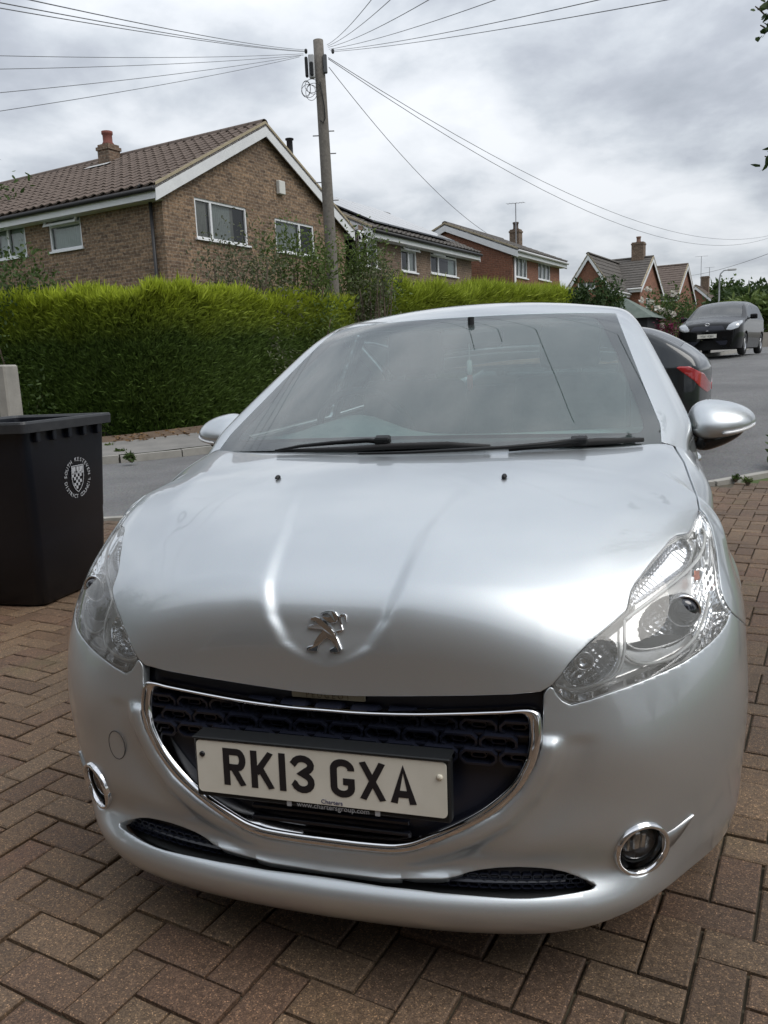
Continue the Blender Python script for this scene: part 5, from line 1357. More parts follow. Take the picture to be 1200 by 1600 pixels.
def hedge(name,label,path,z0f,topf,thick,side,dens=900,seed=1,leaf=None,len_=.12,ends=True,tuft=1.0):
    """path: list of (s,l) along the near face; side: unit sign of the inward normal"""
    c=resamp(np.array(crv(path,8)),90); d=np.concatenate([[0],np.cumsum(np.linalg.norm(np.diff(c,axis=0),axis=1))]); T=d[-1]
    tg=np.gradient(c,axis=0); tg/=np.linalg.norm(tg,axis=1)[:,None]; nn=np.stack([-tg[:,1],tg[:,0]],1)*side      # inward
    root=thing(name,label,'hedge',sl(c[0][0],c[0][1],z0f(0.)))
    O=np.array(root.location)
    def pos(t,inw,z):
        s=np.interp(t,d,c[:,0]); l=np.interp(t,d,c[:,1]); a=np.interp(t,d,nn[:,0]); b=np.interp(t,d,nn[:,1]); s=s+a*inw; l=l+b*inw
        return CAM['pos'][:2]*1.0+s[:,None]*DD[:2]+l[:,None]*LL[:2],z
    def wpos(t,inw,z):
        xy,_=pos(t,inw,z); return np.concatenate([xy,z[:,None]],1)-O
    def outn(t): 
        a=-np.interp(t,d,nn[:,0]); b=-np.interp(t,d,nn[:,1]); v=a[:,None]*DD+b[:,None]*LL; return v/np.linalg.norm(v,axis=1)[:,None]
    z0=lambda t:np.array([z0f(q/T) for q in t]); zt=lambda t:np.array([topf(q/T) for q in t])
    # core
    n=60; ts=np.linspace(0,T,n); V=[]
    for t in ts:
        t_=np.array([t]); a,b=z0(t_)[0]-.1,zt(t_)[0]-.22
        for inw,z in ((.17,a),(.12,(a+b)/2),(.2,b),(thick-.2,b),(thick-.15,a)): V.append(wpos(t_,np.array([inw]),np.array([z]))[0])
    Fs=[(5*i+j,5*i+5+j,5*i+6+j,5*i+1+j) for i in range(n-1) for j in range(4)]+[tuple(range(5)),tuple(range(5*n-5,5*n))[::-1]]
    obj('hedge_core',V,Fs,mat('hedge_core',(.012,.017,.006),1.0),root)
    up=np.array([0,0,1.])
    # face sprays
    H=np.mean([topf(q)-z0f(q) for q in np.linspace(0,1,9)]); k=int(T*H*dens); t=rg.uniform(0,T,k); v=rg.uniform(0,1,k)**.92; zz=z0(t)+.04+v*(zt(t)-z0(t)-.08)
    bul=.10*np.sin(t*2.1+zz*1.3)+.07*np.sin(t*5.3-zz*3.1); inw=.10-.09*rg.random(k)+.5*bul*.6+.12*np.clip(1-v*4,0,1)
    P=wpos(t,inw,zz); tang=np.stack([np.interp(t,d,tg[:,i]) for i in range(2)],1); tw=tang[:,:1]*DD+tang[:,1:]*LL
    D=outn(t)*.55+up*.75+tw*(.42*np.sign((tw@np.array([1.,0,0])))[:,None]); D/=np.linalg.norm(D,axis=1)[:,None]
    V,Q=blades(P,D,len_,.022,3,.3,.42); fast_mesh('foliage',V,Q,leaf,root)
    # top sprays, longer and upright
    k=int(T*thick*dens*.9); t=rg.uniform(0,T,k); inw=rg.uniform(-.02,thick,k); zz=zt(t)-.12+.07*np.sin(t*3.3)+.06*np.sin(t*8.1+1)+rg.normal(0,.05,k)
    P=wpos(t,inw,zz); D=up+rg.normal(0,.28,(k,3))+outn(t)*.15+np.array([.18,0,0]); D/=np.linalg.norm(D,axis=1)[:,None]
    V,Q=blades(P,D,len_*1.55*tuft,.028,3,.3,.22,.5); fast_mesh('new_growth',V,Q,leaf,root)
    if ends:
        for te,sg in ((0.,-1),(T,1)):
            k=int(thick*H*dens); inw=rg.uniform(0,thick,k); t=np.full(k,te)+sg*(.02+.06*rg.random(k)); zz=z0(np.full(k,te))+rg.uniform(0,1,k)*(zt(np.full(k,te))-z0(np.full(k,te))-.1); P=wpos(np.full(k,te),inw,zz)+ (tg[0 if sg<0 else -1][0]*DD+tg[0 if sg<0 else -1][1]*LL)*(sg*.02+sg*.08*rg.random(k))[:,None]
            D=(tg[0 if sg<0 else -1][0]*DD+tg[0 if sg<0 else -1][1]*LL)*sg*.7+up*.8; D=np.tile(D/np.linalg.norm(D),(k,1)); V,Q=blades(P,D,len_,.026,3,.3,.3); fast_mesh('end_foliage',V,Q,leaf,root)
    # stems at the foot
    for q in np.linspace(.15,T-.15,int(T/1.1)):
        p=wpos(np.array([q]),np.array([.13+.1*rg.random()]),np.array([z0f(q/T)]))[0]; MB().tube([p+np.array([0,0,-.12]),p+np.array([.03,.02,.3]),p+np.array([.05,.0,.7])],[.035,.028,.02],6).build('stem',deadm,root,True)
    return root
Ch=at_dist(268,684,15.4); sC,lC=to_sl(Ch); zb=Ch[2]; zt1=at_dist(268,440,15.4)[2]
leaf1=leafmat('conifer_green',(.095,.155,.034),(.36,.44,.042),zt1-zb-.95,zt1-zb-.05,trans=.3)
h_end=sC+6.3
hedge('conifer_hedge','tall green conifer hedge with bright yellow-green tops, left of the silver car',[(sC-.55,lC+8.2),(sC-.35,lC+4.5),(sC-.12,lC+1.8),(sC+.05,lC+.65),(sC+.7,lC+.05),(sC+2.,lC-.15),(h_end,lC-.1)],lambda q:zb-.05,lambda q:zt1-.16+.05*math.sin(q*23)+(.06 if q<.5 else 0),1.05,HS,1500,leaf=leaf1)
lit=leafmat('leaf_litter',(.10,.055,.025),(.20,.12,.05),trans=0); k_n=1500; tq_=rg.uniform(0,1,k_n); ci_=(tq_*(len(C2_)-1)).astype(int); sl_=C2_[ci_]+(C3_[ci_]-C2_[ci_])*rg.uniform(-.35,1.,k_n)[:,None]; ok_=(sl_[:,0]<16)&(sl_[:,0]>2); sl_=sl_[ok_]; Pl=CAM['pos']*np.array([1,1,0])+sl_[:,:1]*DD+sl_[:,1:]*LL; Pl[:,2]=gz(sl_[:,0])+.155; Dl=rg.normal(0,1,Pl.shape); Dl[:,2]=np.abs(Dl[:,2])*.15; Dl/=np.linalg.norm(Dl,axis=1)[:,None]; tag(fast_mesh('leaf_litter',*blades(Pl,Dl,.05,.03,1,.3,.1),lit),'brown dry leaf litter at the foot of the tall hedge','leaf litter',kind='stuff')
# second hedge up the street
a2=at_dist(600,470,22.); b2=at_dist(893,470,31.); sa_,la_=to_sl(a2); sb_,lb_=to_sl(b2); zt2a=at_dist(640,438,22.5)[2]; zt2b=at_dist(880,440,31)[2]
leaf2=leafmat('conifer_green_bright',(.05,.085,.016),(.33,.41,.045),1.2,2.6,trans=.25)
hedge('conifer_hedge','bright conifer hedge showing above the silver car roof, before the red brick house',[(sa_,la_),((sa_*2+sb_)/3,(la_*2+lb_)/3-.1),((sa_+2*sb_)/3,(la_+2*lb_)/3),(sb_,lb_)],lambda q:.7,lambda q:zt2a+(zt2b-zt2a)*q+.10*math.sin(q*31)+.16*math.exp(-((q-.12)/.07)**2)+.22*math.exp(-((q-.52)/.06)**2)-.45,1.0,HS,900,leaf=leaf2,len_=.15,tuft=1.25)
def shrub(name,label,cat,loc,rx,ry,h,nleaf,leaf,lsize=.07,twigs=14,clumps=16,sparse=.5,trunk=0.,flower=None,seed=0,group=None):
    r=np.random.default_rng(seed+11); root=thing(name,label,cat,loc,0,group); up=np.array([0,0,1.])
    C=[]; 
    for i in range(clumps):
        a=r.uniform(0,2*math.pi); q=math.sqrt(r.random()); zz=trunk+(h-trunk)*(r.uniform(.18,1.0)); sc=math.sqrt(max(.08,1-((zz-trunk)/(h-trunk)*1.25-.45)**2)); C.append((q*rx*sc*math.cos(a),q*ry*sc*math.sin(a),zz))
    C=np.array(C); mb=MB()
    for i in range(max(twigs,clumps)):
        c=C[i%clumps]; b=np.array([c[0]*.12,c[1]*.12,0 if trunk==0 else trunk*.6]); m1=b+(c-b)*.5+np.array([r.normal(0,.06),r.normal(0,.06),.10])*h*.3; mb.tube(crv([b,m1,c],4),list(np.linspace(.022,.006,9)*max(h/2.2,.6)),5)
    mb.build('branches',barkm,root,True)
    if trunk>0: MB().tube(crv([(0,0,-.1),(.04,.02,trunk*.5),(0,.05,trunk*1.15)],4),list(np.linspace(.11,.07,9)*h/4.),8).build('trunk',barkm,root,True)
    idx=r.integers(0,clumps,nleaf); sd=np.array([rx,ry,h*.5])/max(clumps,4)**.42*sparse*1.5; P=C[idx]+r.normal(0,1,(nleaf,3))*sd; P[:,2]=np.maximum(P[:,2],.03)
    D=r.normal(0,1,(nleaf,3))+up*.4+P*np.array([.4,.4,.1]); D/=np.linalg.norm(D,axis=1)[:,None]
    V,Q=blades(P,D,lsize,lsize*.55,1,.3,.3); fast_mesh('crown' if trunk>0 else 'leaves',V,Q,leaf,root)
    if flower:
        m_,n_,fs=flower; 
        for i in range(n_):
            c=C[r.integers(0,clumps)]+r.normal(0,1,3)*sd*.9; c[2]=max(c[2],.15); dcam=(CAM['pos']-np.array(loc)); dcam/=np.linalg.norm(dcam); c=c+dcam*rx*.35
            k=30; dd_=r.normal(0,1,(k,3)); dd_/=np.linalg.norm(dd_,axis=1)[:,None]; V,Q=blades(np.tile(c,(k,1))+dd_*fs*.25,dd_,fs*.6,fs*.6,1,.2,.1); fast_mesh('flower_head',V,Q,m_,root)
    return root
leafA=leafmat('leaf_mid',(.035,.065,.016),(.085,.13,.035)); leafB=leafmat('leaf_dark',(.02,.042,.012),(.06,.10,.028)); leafC=leafmat('leaf_greygreen',(.06,.075,.035),(.16,.17,.10)); leafD=leafmat('leaf_light',(.06,.10,.025),(.14,.19,.05))
def sh_at(px,py,D,zt_px):
    p=at_dist(px,py,D); return p,at_dist(px,zt_px,D)[2]
p,zt_=sh_at(370,440,18.2,388); shrub('rose_shrub','sparse twiggy shrub in front of the brown brick gable, left of the other shrub','shrub',(p[0],p[1],.3),1.25,.7,zt_-.3,3600,leafC,.065,40,30,.55,seed=1)
p,zt_=sh_at(462,430,19.2,385); shrub('climbing_shrub','leafy green shrub below the right gable window, left of the telegraph pole','shrub',(p[0],p[1],.3),1.1,.7,zt_-.3,5200,leafD,.075,34,26,.5,seed=2)
p,zt_=sh_at(553,430,21.5,402); shrub('garden_shrub','loose pale green bush beside the telegraph pole, between the two hedges','shrub',(p[0],p[1],.4),1.15,.9,zt_-.4,6500,leafD,.08,34,26,.55,seed=3)
p,zt_=sh_at(582,470,20.5,415); shrub('bare_shrub','grey twiggy bush between the two hedges, right of the pole','shrub',(p[0],p[1],.4),.8,.6,zt_-.4,2600,leafC,.065,60,34,.6,seed=4)
p,zt_=sh_at(25,460,18.3,432); shrub('garden_shrub','dark green bush behind the left end of the tall hedge','shrub',(p[0],p[1],.3),1.1,.7,zt_-.2,3000,leafA,.08,24,24,.5,seed=5)
p,zt_=sh_at(932,470,27.,430); shrub('leafy_tree','round dark green leafy tree at the right end of the second hedge','tree',(p[0],p[1],.8),.80,.8,zt_-.95,4200,leafB,.10,24,30,.42,trunk=.8,seed=6)
# flowers by the fence
white_f=leafmat('petal_white',(.70,.66,.58),(.80,.77,.72),trans=.2); pink_f=leafmat('petal_purple',(.16,.02,.06),(.30,.05,.12),trans=.2)
p,zt_=sh_at(1030,485,30.,464); shrub('white_flower_shrub','shrub with cream white flower heads above the wooden fence','shrub',(p[0],p[1],.9),1.0,.8,zt_-.85,2600,leafA,.09,20,22,.45,flower=(white_f,22,.13),seed=7)
p,zt_=sh_at(1062,486,33.,468); shrub('garden_shrub','plain green bush behind the fence, right of the cream flowers','shrub',(p[0],p[1],1.0),.8,.8,zt_-1.0,2000,leafD,.10,18,18,.45,seed=8)
p,zt_=sh_at(1046,540,26.5,500); shrub('purple_flower_shrub','purple-red flowering bush between the dark hatchback and the black people carrier','shrub',(p[0],p[1],.75),.55,.5,zt_-.75,1400,leafmat('leaf_purple',(.05,.008,.018),(.15,.02,.05)),.075,18,16,.45,flower=(pink_f,14,.09),seed=9)
for i,(px,top,D,rx,h_,lf,lab) in enumerate(((1183,455,70.,3.2,0,leafB,'broad dark tree at the far end of the street, at the right edge'),(1133,452,85.,1.6,0,leafA,'thin pale tree behind the street lamp'),(1200,470,55.,2.6,0,leafD,'light green bushy tree at the right edge above the far pavement'))):
    p,zt_=sh_at(px,500,D,top); shrub('far_tree',lab,'tree',(p[0],p[1],1.4),rx,rx,zt_-1.4,5200,lf,.34,20,40,.5,trunk=1.2,seed=20+i)
p,zt_=sh_at(-42,300,26.,288); shrub('far_tree','tree top showing left of the brown brick house roof','tree',(p[0],p[1],.4),1.6,1.6,zt_-.4,4200,leafA,.14,20,30,.5,trunk=2.,seed=31)
# overhanging branch at the right edge, near
def sprig(px,py,D,name,label,lf,n=60,ln=.35,dirn=(-.6,0,-.8)):
    p=at_dist(px,py,D); root=thing(name,label,'branch',p); d=np.array(dirn)/np.linalg.norm(dirn); back=-d
    pts=[d*ln*t for t in np.linspace(1,-2.2,9)]; pts=[q+np.array([0,.02*math.sin(i),.03*math.cos(i*1.3)]) for i,q in enumerate(pts)]
    MB().tube(pts,list(np.linspace(.002,.009,9)),5).build('twig',barkm,root,True)
    t=rg.uniform(-1.6,1,n); P=d*ln*t[:,None]+rg.normal(0,.012,(n,3)); Dv=rg.normal(0,1,(n,3))+d; Dv/=np.linalg.norm(Dv,axis=1)[:,None]; V,Q=blades(P,Dv,.026,.017,1,.3,.2); fast_mesh('leaves',V,Q,lf,root)
sprig(1204,6,3.4,'overhanging_branch','leafy branch tip hanging into the top right corner',leafB,26,.06,(-.75,-.1,-.5)); sprig(1206,28,3.4,'overhanging_branch','thin leafy twig just below the top right corner',leafB,30,.06,(-.6,0,-.8)); sprig(1210,232,3.3,'overhanging_branch','leafy twig at the right edge, level with the chimneys',leafB,34,.06,(-.45,0,-.8)); 
p=at(1206,735,2,.02); shrub('low_shrub','small green shrub at the right edge beside the road','shrub',(p[0]+.25,p[1]+.1,0.),.28,.28,.36,900,leafA,.05,14,14,.5,seed=41)
# weeds along the kerb and joints
for i,(px,py) in enumerate(((172,706),(205,722),(262,700),(240,694),(300,700),(190,712),(547,1),(1150,752),(1168,757))):
    if py<10: continue
    p=at(px,py,2,.06 if py<730 else .01); sz=.05 if py<730 else .03; shrub('weed',['small weed growing on the far kerb, nearest the bin','leafy weed in the gutter of the far kerb below the hedge','weed at the foot of the hedge nearest the car','dry weed on the pavement in front of the hedge','weed on the kerb beside the car mirror','tiny weed on the far kerb stones','','moss tuft at the driveway edge, right of the car','small moss tuft at the driveway edge near the right border'][i],'weed',p,sz,sz,sz*1.8,150,leafD if i%2==0 else leafA,.05 if py<730 else .02,8,8,.6,seed=50+i)
# ------------------------------------------------------------------ pole and wires
woodm=varied('pole_wood',(.12,.108,.094),(.19,.172,.15),18,.9,.4,.006,90)
PD=20.2; pb=at_dist(521,455,PD); ptop=at_dist(497,63,PD); pb2=pb+(pb-ptop)*(pb[2]-.2)/(ptop[2]-pb[2])
pole=thing('telegraph_pole','tall weathered wooden telegraph pole carrying many wires, in front of the brown house','pole',pb2)
O=np.array(pb2); rel=lambda P:np.asarray(P)-O
MB().tube([rel(pb2+(ptop-pb2)*t) for t in np.linspace(0,1,9)],list(np.linspace(.155,.115,9)),16).build('shaft',woodm,pole,True)
pd=lambda px,py,dd=0.:rel(at_dist(px,py,PD+dd))
gbox=mat('grey_box',(.42,.43,.44),.5); metal=mat('galv',(.28,.28,.28),.5,.7)
def boxat(px,py,w,h,d,m,nm,dd=-.18):
    p=pd(px,py,dd); M=Matrix.Translation(p)@Matrix.Rotation(R_(16),4,'Z'); return MB().bbox(-w/2,w/2,-d/2,d/2,-h/2,h/2,.02,M).build(nm,m,pole)
boxat(487,104,.13,.50,.12,gbox,'junction_box'); boxat(487,108,.08,.30,.10,black,'box_cover',-.22); boxat(479,105,.07,.42,.12,black,'cable_closure'); boxat(508,100,.09,.40,.10,mat('dark_grey_box',(.09,.095,.10),.5),'cable_closure',-.1)
for i,(px,py) in enumerate(((511,205),(514,240),(518,313),(500,212),(504,285))): 
    p=pd(px,py,-.02); MB().tube([p+np.array([-.16,-.05,0]),p+np.array([.16,.05,0])],.014,6).build('step_iron',metal,pole)
MB().tube([pd(*q,-.14) for q in [(500,128),(504,150),(507,168),(508,185),(505,192),(500,188)]],.012,6).build('down_cable',black,pole,True)
for k in range(6):
    cx_,cy_=rnd.uniform(478,492),rnd.uniform(130,150); r1,r2=rnd.uniform(5,13),rnd.uniform(8,18); MB().tube([pd(cx_+r1*math.cos(a),cy_+r2*math.sin(a),-.1+.1*math.sin(a+k)) for a in np.linspace(0,2*math.pi,17)[:-1]],.006,5,closed=True).build('cable_loop',black,pole,True)
for px,py in ((478,80),(520,80)): p=pd(px,py,-.05); MB().lathe([(.02,-.05),(.035,-.02),(.035,.03),(.015,.05)],10,Matrix.Translation(p)).build('insulator',black,pole,True)
wirem=mat('wire_black',(.13,.135,.145),.6)
WL=['from the pole to the top left corner, uppermost','from the pole to the top left, second','from the pole to the top left, third','running level to the left edge, upper of two','running level to the left edge, lower of two','sloping gently down to the left edge, upper','sloping down to the left edge, lowest','rising steeply to the top, leftmost of the right fan','rising to the top, second of the right fan','rising to the top, third of the right fan','rising to the top, fourth of the right fan','rising right to the top, fifth of the fan','rising right to the top, lowest of the fan','long span sagging to the right edge, upper of the pair','long span sagging to the right edge, lower of the pair','running down behind the solar panel house']
WR=[((478,78),(140,-2),8.,0),((478,80),(85,-2),8.,0),((478,81),(38,-2),8.5,0),((474,84),(-4,73),13.,.0),((474,86),(-4,94),13.,0),((470,87),(-4,130),12.,0),((468,89),(-4,159),12.,0),((511,70),(570,-4),11.,0),((512,72),(596,-4),11.,0),((513,74),(646,-4),10.,0),((514,77),(736,-4),10.,0),((516,79),(866,-4),9.,0),((517,81),(956,-4),9.,0),((513,90),(1206,367),60.,1.6),((513,92),(1206,370),60.,1.9),((514,105),(760,364),32.,.35)]
for i,(a,b,D,sag) in enumerate(WR):
    A=at_dist(*a,PD); B=at_dist(*b,D); 
    ext=1.0 if i in (13,14,15) else 1.6
    Bx=A+(B-A)*ext; n=24; pts=[]
    for k in range(n+1):
        t=k/n; p=A+(Bx-A)*t; p=p-np.array([0,0,(sag if sag else .12)*4*t*(1-t)]); pts.append(p-A)
    tag(MB().tube(pts,(.0045 if D<20 else .008),5).build('overhead_wire',wirem,None,True,loc=A),'thin dark overhead wire '+WL[i],'wire','wires fanning out from the telegraph pole')
A=at_dist(1040,432,90.);B=at_dist(1210,393,45.); tag(MB().tube([A+(B-A)*t-np.array([0,0,.4*4*t*(1-t)])-A for t in np.linspace(0,1,13)],.012,5).build('overhead_wire',wirem,None,True,loc=A),'faint distant wire rising to the right edge above the street lamp','wire')
# ------------------------------------------------------------------ street lamp, fence, shed, walls
p=at_dist(1122,520,62.); zt_=at_dist(1127,423,62.)[2]; lamp=thing('street_lamp','tall grey street lamp standing at the far end of the street','street lamp',(p[0],p[1],1.5)); hL=zt_-1.5
MB().tube([(0,0,-.2),(0,0,1.2),(0,0,1.25),(0,0,hL-.5),(.05,0,hL-.2),(.25,0,hL),(.7,0,hL+.05)],[.09,.09,.06,.05,.05,.045,.04],8).build('column',mat('lamp_column',(.34,.35,.36),.5,.4),lamp,True)
MB().bbox(.5,1.05,-.12,.12,hL-.04,hL+.1,.03).build('lantern',mat('lamp_head',(.5,.5,.5),.4),lamp)
fencem=varied('fence_wood',(.20,.135,.085),(.30,.21,.135),10,.9,.3,.006,80)
fA=at_dist(985,512,28.); fB=at_dist(1110,497,42.); fl=np.linalg.norm((fB-fA)[:2]); fz=(at_dist(1000,494,28.5)[2]-1.0); fence=thing('panel_fence','brown wooden panel fence behind the purple flowering bush','fence',(fA[0],fA[1],.95),math.atan2(fB[1]-fA[1],fB[0]-fA[0]))
nP=int(fl/1.83)
bme=mesh('board',*(lambda m:(m.v,m.f))(MB().box(0,.115,-.012,.012,.1,1.30)),False,[fencem])
pme=mesh('post',*(lambda m:(m.v,m.f))(MB().box(-.05,.05,-.06,.06,-.2,1.42)),False,[varied('fence_post',(.25,.19,.13),(.34,.27,.19),10,.9,.2)])
for i in range(nP+1):
    link('post',pme,fence,(i*1.83,0,.02*i))
    if i<nP:
        for k in range(15): link('board',bme,fence,(i*1.83+.06+k*.1145,.008*(k%2),.02*i))
shed=thing('garden_shed','small dark shed with a grey-green hipped roof left of the fence','shed',at_dist(978,500,29.)*np.array([1,1,0])+np.array([0,0,.9]),ROTZ)
MB().box(-.9,.9,-.9,.9,0,1.55).build('wall',mat('shed_dark',(.03,.034,.036),.7),shed); MB().add([(-1.1,-1.1,1.5),(1.1,-1.1,1.5),(1.1,1.1,1.5),(-1.1,1.1,1.5),(0,-.2,2.2),(0,.2,2.2)],[(0,1,4),(1,2,5,4),(2,3,5),(3,0,4,5)]).build('roof',varied('shed_felt',(.10,.13,.11),(.14,.17,.15),6,.9,.2),shed)
# rendered wall and pavement across the far bend
fw=at_dist(1160,508,48.); tag(MB().box(0,9.,-.12,.12,-.3,.95).build('garden_wall',varied('render_pale',(.30,.27,.23),(.37,.34,.29),3,.9,.3),None,loc=(fw[0],fw[1],1.15),rot=(0,0,R_(-6))),'low pale garden wall across the far bend at the right edge','wall')
# concrete gate pier at the left edge
gp=at_dist(14,650,6.6); gp[2]=0; ztp=at_dist(14,570,6.6)[2]; pier=thing('gate_pier','pale concrete gate post behind the wheelie bin at the left edge','post',gp,R_(14))
MB().bbox(-.14,.062,-.105,.105,-.1,ztp,.012).build('shaft',concrete,pier); 
bagp=at_dist(-42,640,6.0); sk=cushion(-.14,.14,-.12,.12,-.2,.22,.09); tag(sk.build('black_sack',mat('bin_bag',(.012,.012,.014),.25),None,True,loc=bagp),'black plastic sack hung on the gate post at the left edge','sack')
# ------------------------------------------------------------------ wheelie bin
binm_=varied('bin_plastic',(.0025,.0040,.0080),(.0045,.0065,.0115),7,.36,.15,.003,140,spec=.5)
bc=at(66,951,2,0.); br=at(168,905,2,0.); bl=at(0,946,2,0.)
# body: near corner bc, right face runs to br
er=(br-bc)[:2]; wR=np.linalg.norm(er); er=er/wR; el=np.array([-er[1],er[0]])
rzb=math.atan2(er[1],er[0])
wheelie=thing('wheelie_bin','black wheelie bin with a white council crest, lid thrown open, beside the silver car','bin',bc,rzb)
wheelie.scale=(1.07,1.07,1.035)
# local: x along the crest face, y to the left/back; z up
def bin_hull():
    W0,D0=.62,.52   # crest-face length at the bottom, depth at bottom
    topz=at_dist(120,655,np.linalg.norm((bc-CAM['pos'])[:2])+.15)[2]
    return topz
Dn=np.linalg.norm((bc-CAM['pos'])[:2]); ztop=1.02
print('bin side',wR)
def ring(z,w,d,x0,y0,r=.05,n=4): 
    p=[]
    for cx,cy,a0 in ((x0+w-r,y0+r,-90),(x0+w-r,y0+d-r,0),(x0+r,y0+d-r,90),(x0+r,y0+r,180)):
        for k in range(n+1): a=R_(a0+90*k/n); p.append((cx+r*math.cos(a),cy+r*math.sin(a),z))
    return p
secs=[(0.0,.56,.46,.03,.02,.06),(.02,.60,.50,.01,0,.06),(.35,.63,.53,-.01,-.02,.05),(.36,.633,.533,-.012,-.022,.05),(.46,.640,.54,-.015,-.025,.05),(.47,.645,.545,-.018,-.028,.05),(.93,.70,.60,-.045,-.05,.045),(1.0,.705,.605,-.048,-.053,.04)]
P=[];m=20; Fs=[]
for z,w,d,x0,y0,r in secs: P+=ring(z,w,d,x0,y0,r)
for i in range(len(secs)-1):
    for k in range(m): Fs.append((i*m+k,i*m+(k+1)%m,(i+1)*m+(k+1)%m,(i+1)*m+k))
Fs.append(tuple(range(m))[::-1])
# inside wall
o=len(P); P+=ring(1.0,.665,.565,-.028,-.033,.03)+ring(.3,.58,.48,.015,.01,.03)
for k in range(m): Fs.append((o+k,o+(k+1)%m,o+m+(k+1)%m,o+m+k)); 
Fs.append(tuple(o+m+k for k in range(m)))
obj('body',P,Fs,binm_,wheelie,True)
# rim
rim=[(.955,.715,.615,-.053,-.058,.04),(.955,.765,.665,-.078,-.083,.03),(1.0,.770,.670,-.080,-.085,.03),(1.012,.762,.662,-.076,-.081,.03),(1.012,.70,.60,-.045,-.05,.03),(.99,.668,.568,-.029,-.034,.03)]
P=[];Fs=[]
for z,w,d,x0,y0,r in rim: P+=ring(z,w,d,x0,y0,r)
for i in range(len(rim)-1):
    for k in range(m): Fs.append((i*m+k,i*m+(k+1)%m,(i+1)*m+(k+1)%m,(i+1)*m+k))
obj('rim',P,Fs,varied('bin_rim',(.022,.024,.028),(.04,.042,.045),12,.5,.2,.003,100),wheelie)
for k in range(5): MB().bbox(.02+k*.13,.05+k*.13,-.078,-.04,.90,.956,.004).build('rim_gusset',binm_,wheelie)
# open lid hanging down behind
MB().bbox(-.08,.69,.60,.64,.25,.98,.02).build('lid',binm_,wheelie); MB().tube([(-.06,.60,.97),(.67,.60,.97)],.018,8).build('hinge_bar',black,wheelie,True)
for x in (-.06,.65): MB().lathe([(.0001,-.03),(.09,-.03),(.1,-.02),(.1,.02),(.09,.03),(.0001,.03)],20,Matrix.Translation((x,.50,.10))@Matrix.Rotation(R_(90),4,'Y')).build('wheel',rubber,wheelie,True)
# council crest on the face towards the car
sl_t=math.atan2(.05,.93); crest_px=(123,748)
cm=Matrix.Translation((.36,-.0425,.665))@Matrix.Rotation(R_(90)+math.atan2(.03,.46),4,'X')
wp=mat('crest_white',(.50,.52,.55),.6)
crest=bpy.data.objects.new('crest',mesh('crest',[],[])); 
def arc_text(s,R,a0,a1,size,flip,name):
    objs=[]
    vs_,fs_=[],[]
    for i,chx in enumerate(s):
        if chx==' ': continue
        a=R_(a0+(a1-a0)*i/(len(s)-1)); c=bpy.data.curves.new('t','FONT'); c.body=chx; c.size=size; c.align_x='CENTER'; c.extrude=.0004; c.resolution_u=2
        o_=bpy.data.objects.new('t',c); COL.objects.link(o_); dg=bpy.context.evaluated_depsgraph_get(); me=bpy.data.meshes.new_from_object(o_.evaluated_get(dg)); bpy.data.objects.remove(o_); bpy.data.curves.remove(c)
        rot=a-R_(90) if not flip else a+R_(90); T_=Matrix.Translation((R*math.cos(a),R*math.sin(a),0))@Matrix.Rotation(rot,4,'Z')@Matrix.Translation((0,-size*.35,0)); me.transform(T_); me.materials.clear(); me.materials.append(wp); l_=link(name,me,crest_o); 
crest_o=None
shield=[(-.036,.048),(.036,.048),(.036,.0),(.030,-.025),(.016,-.045),(0,-.056),(-.016,-.045),(-.030,-.025),(-.036,.0)]
v,f=ribbon(shield,.003,True); sm=MB(); sm.add([(p.x,p.y,.0012) for p in v],f); crest_o=sm.build('crest',wp,wheelie); crest_o.matrix_local=cm@Matrix.Scale(1.45,4)
sp_=np.array(shield)
chk=MB(); q=.0118
for i in range(-4,4):
    for j in range(-5,2):
        if (i+j)%2==0: continue
        c4=[(i*q,j*q+.004),((i+1)*q,j*q+.004),((i+1)*q,(j+1)*q+.004),(i*q,(j+1)*q+.004)]
        if all(poly_sdf(np.array([c_]),sp_)[0]>-.001 for c_ in c4): chk.box(c4[0][0],c4[1][0],c4[0][1],c4[2][1],.0004,.001)
tag(chk.build('chequers',wp,crest_o),kind='stuff')
band=MB(); 
for x0,x1,y0,y1 in ((-.033,-.012,.020,.044),(-.006,.008,.026,.044),(.012,.033,.022,.044),(-.030,.030,.0175,.0195)): band.box(x0,x1,y0,y1,.0004,.001)
tag(band.build('charges',wp,crest_o),kind='stuff')
arc_text('SOUTH KESTEVEN',.073,172,8,.0215,False,'letter'); arc_text('DISTRICT COUNCIL',.073,192,348,.0215,True,'letter')
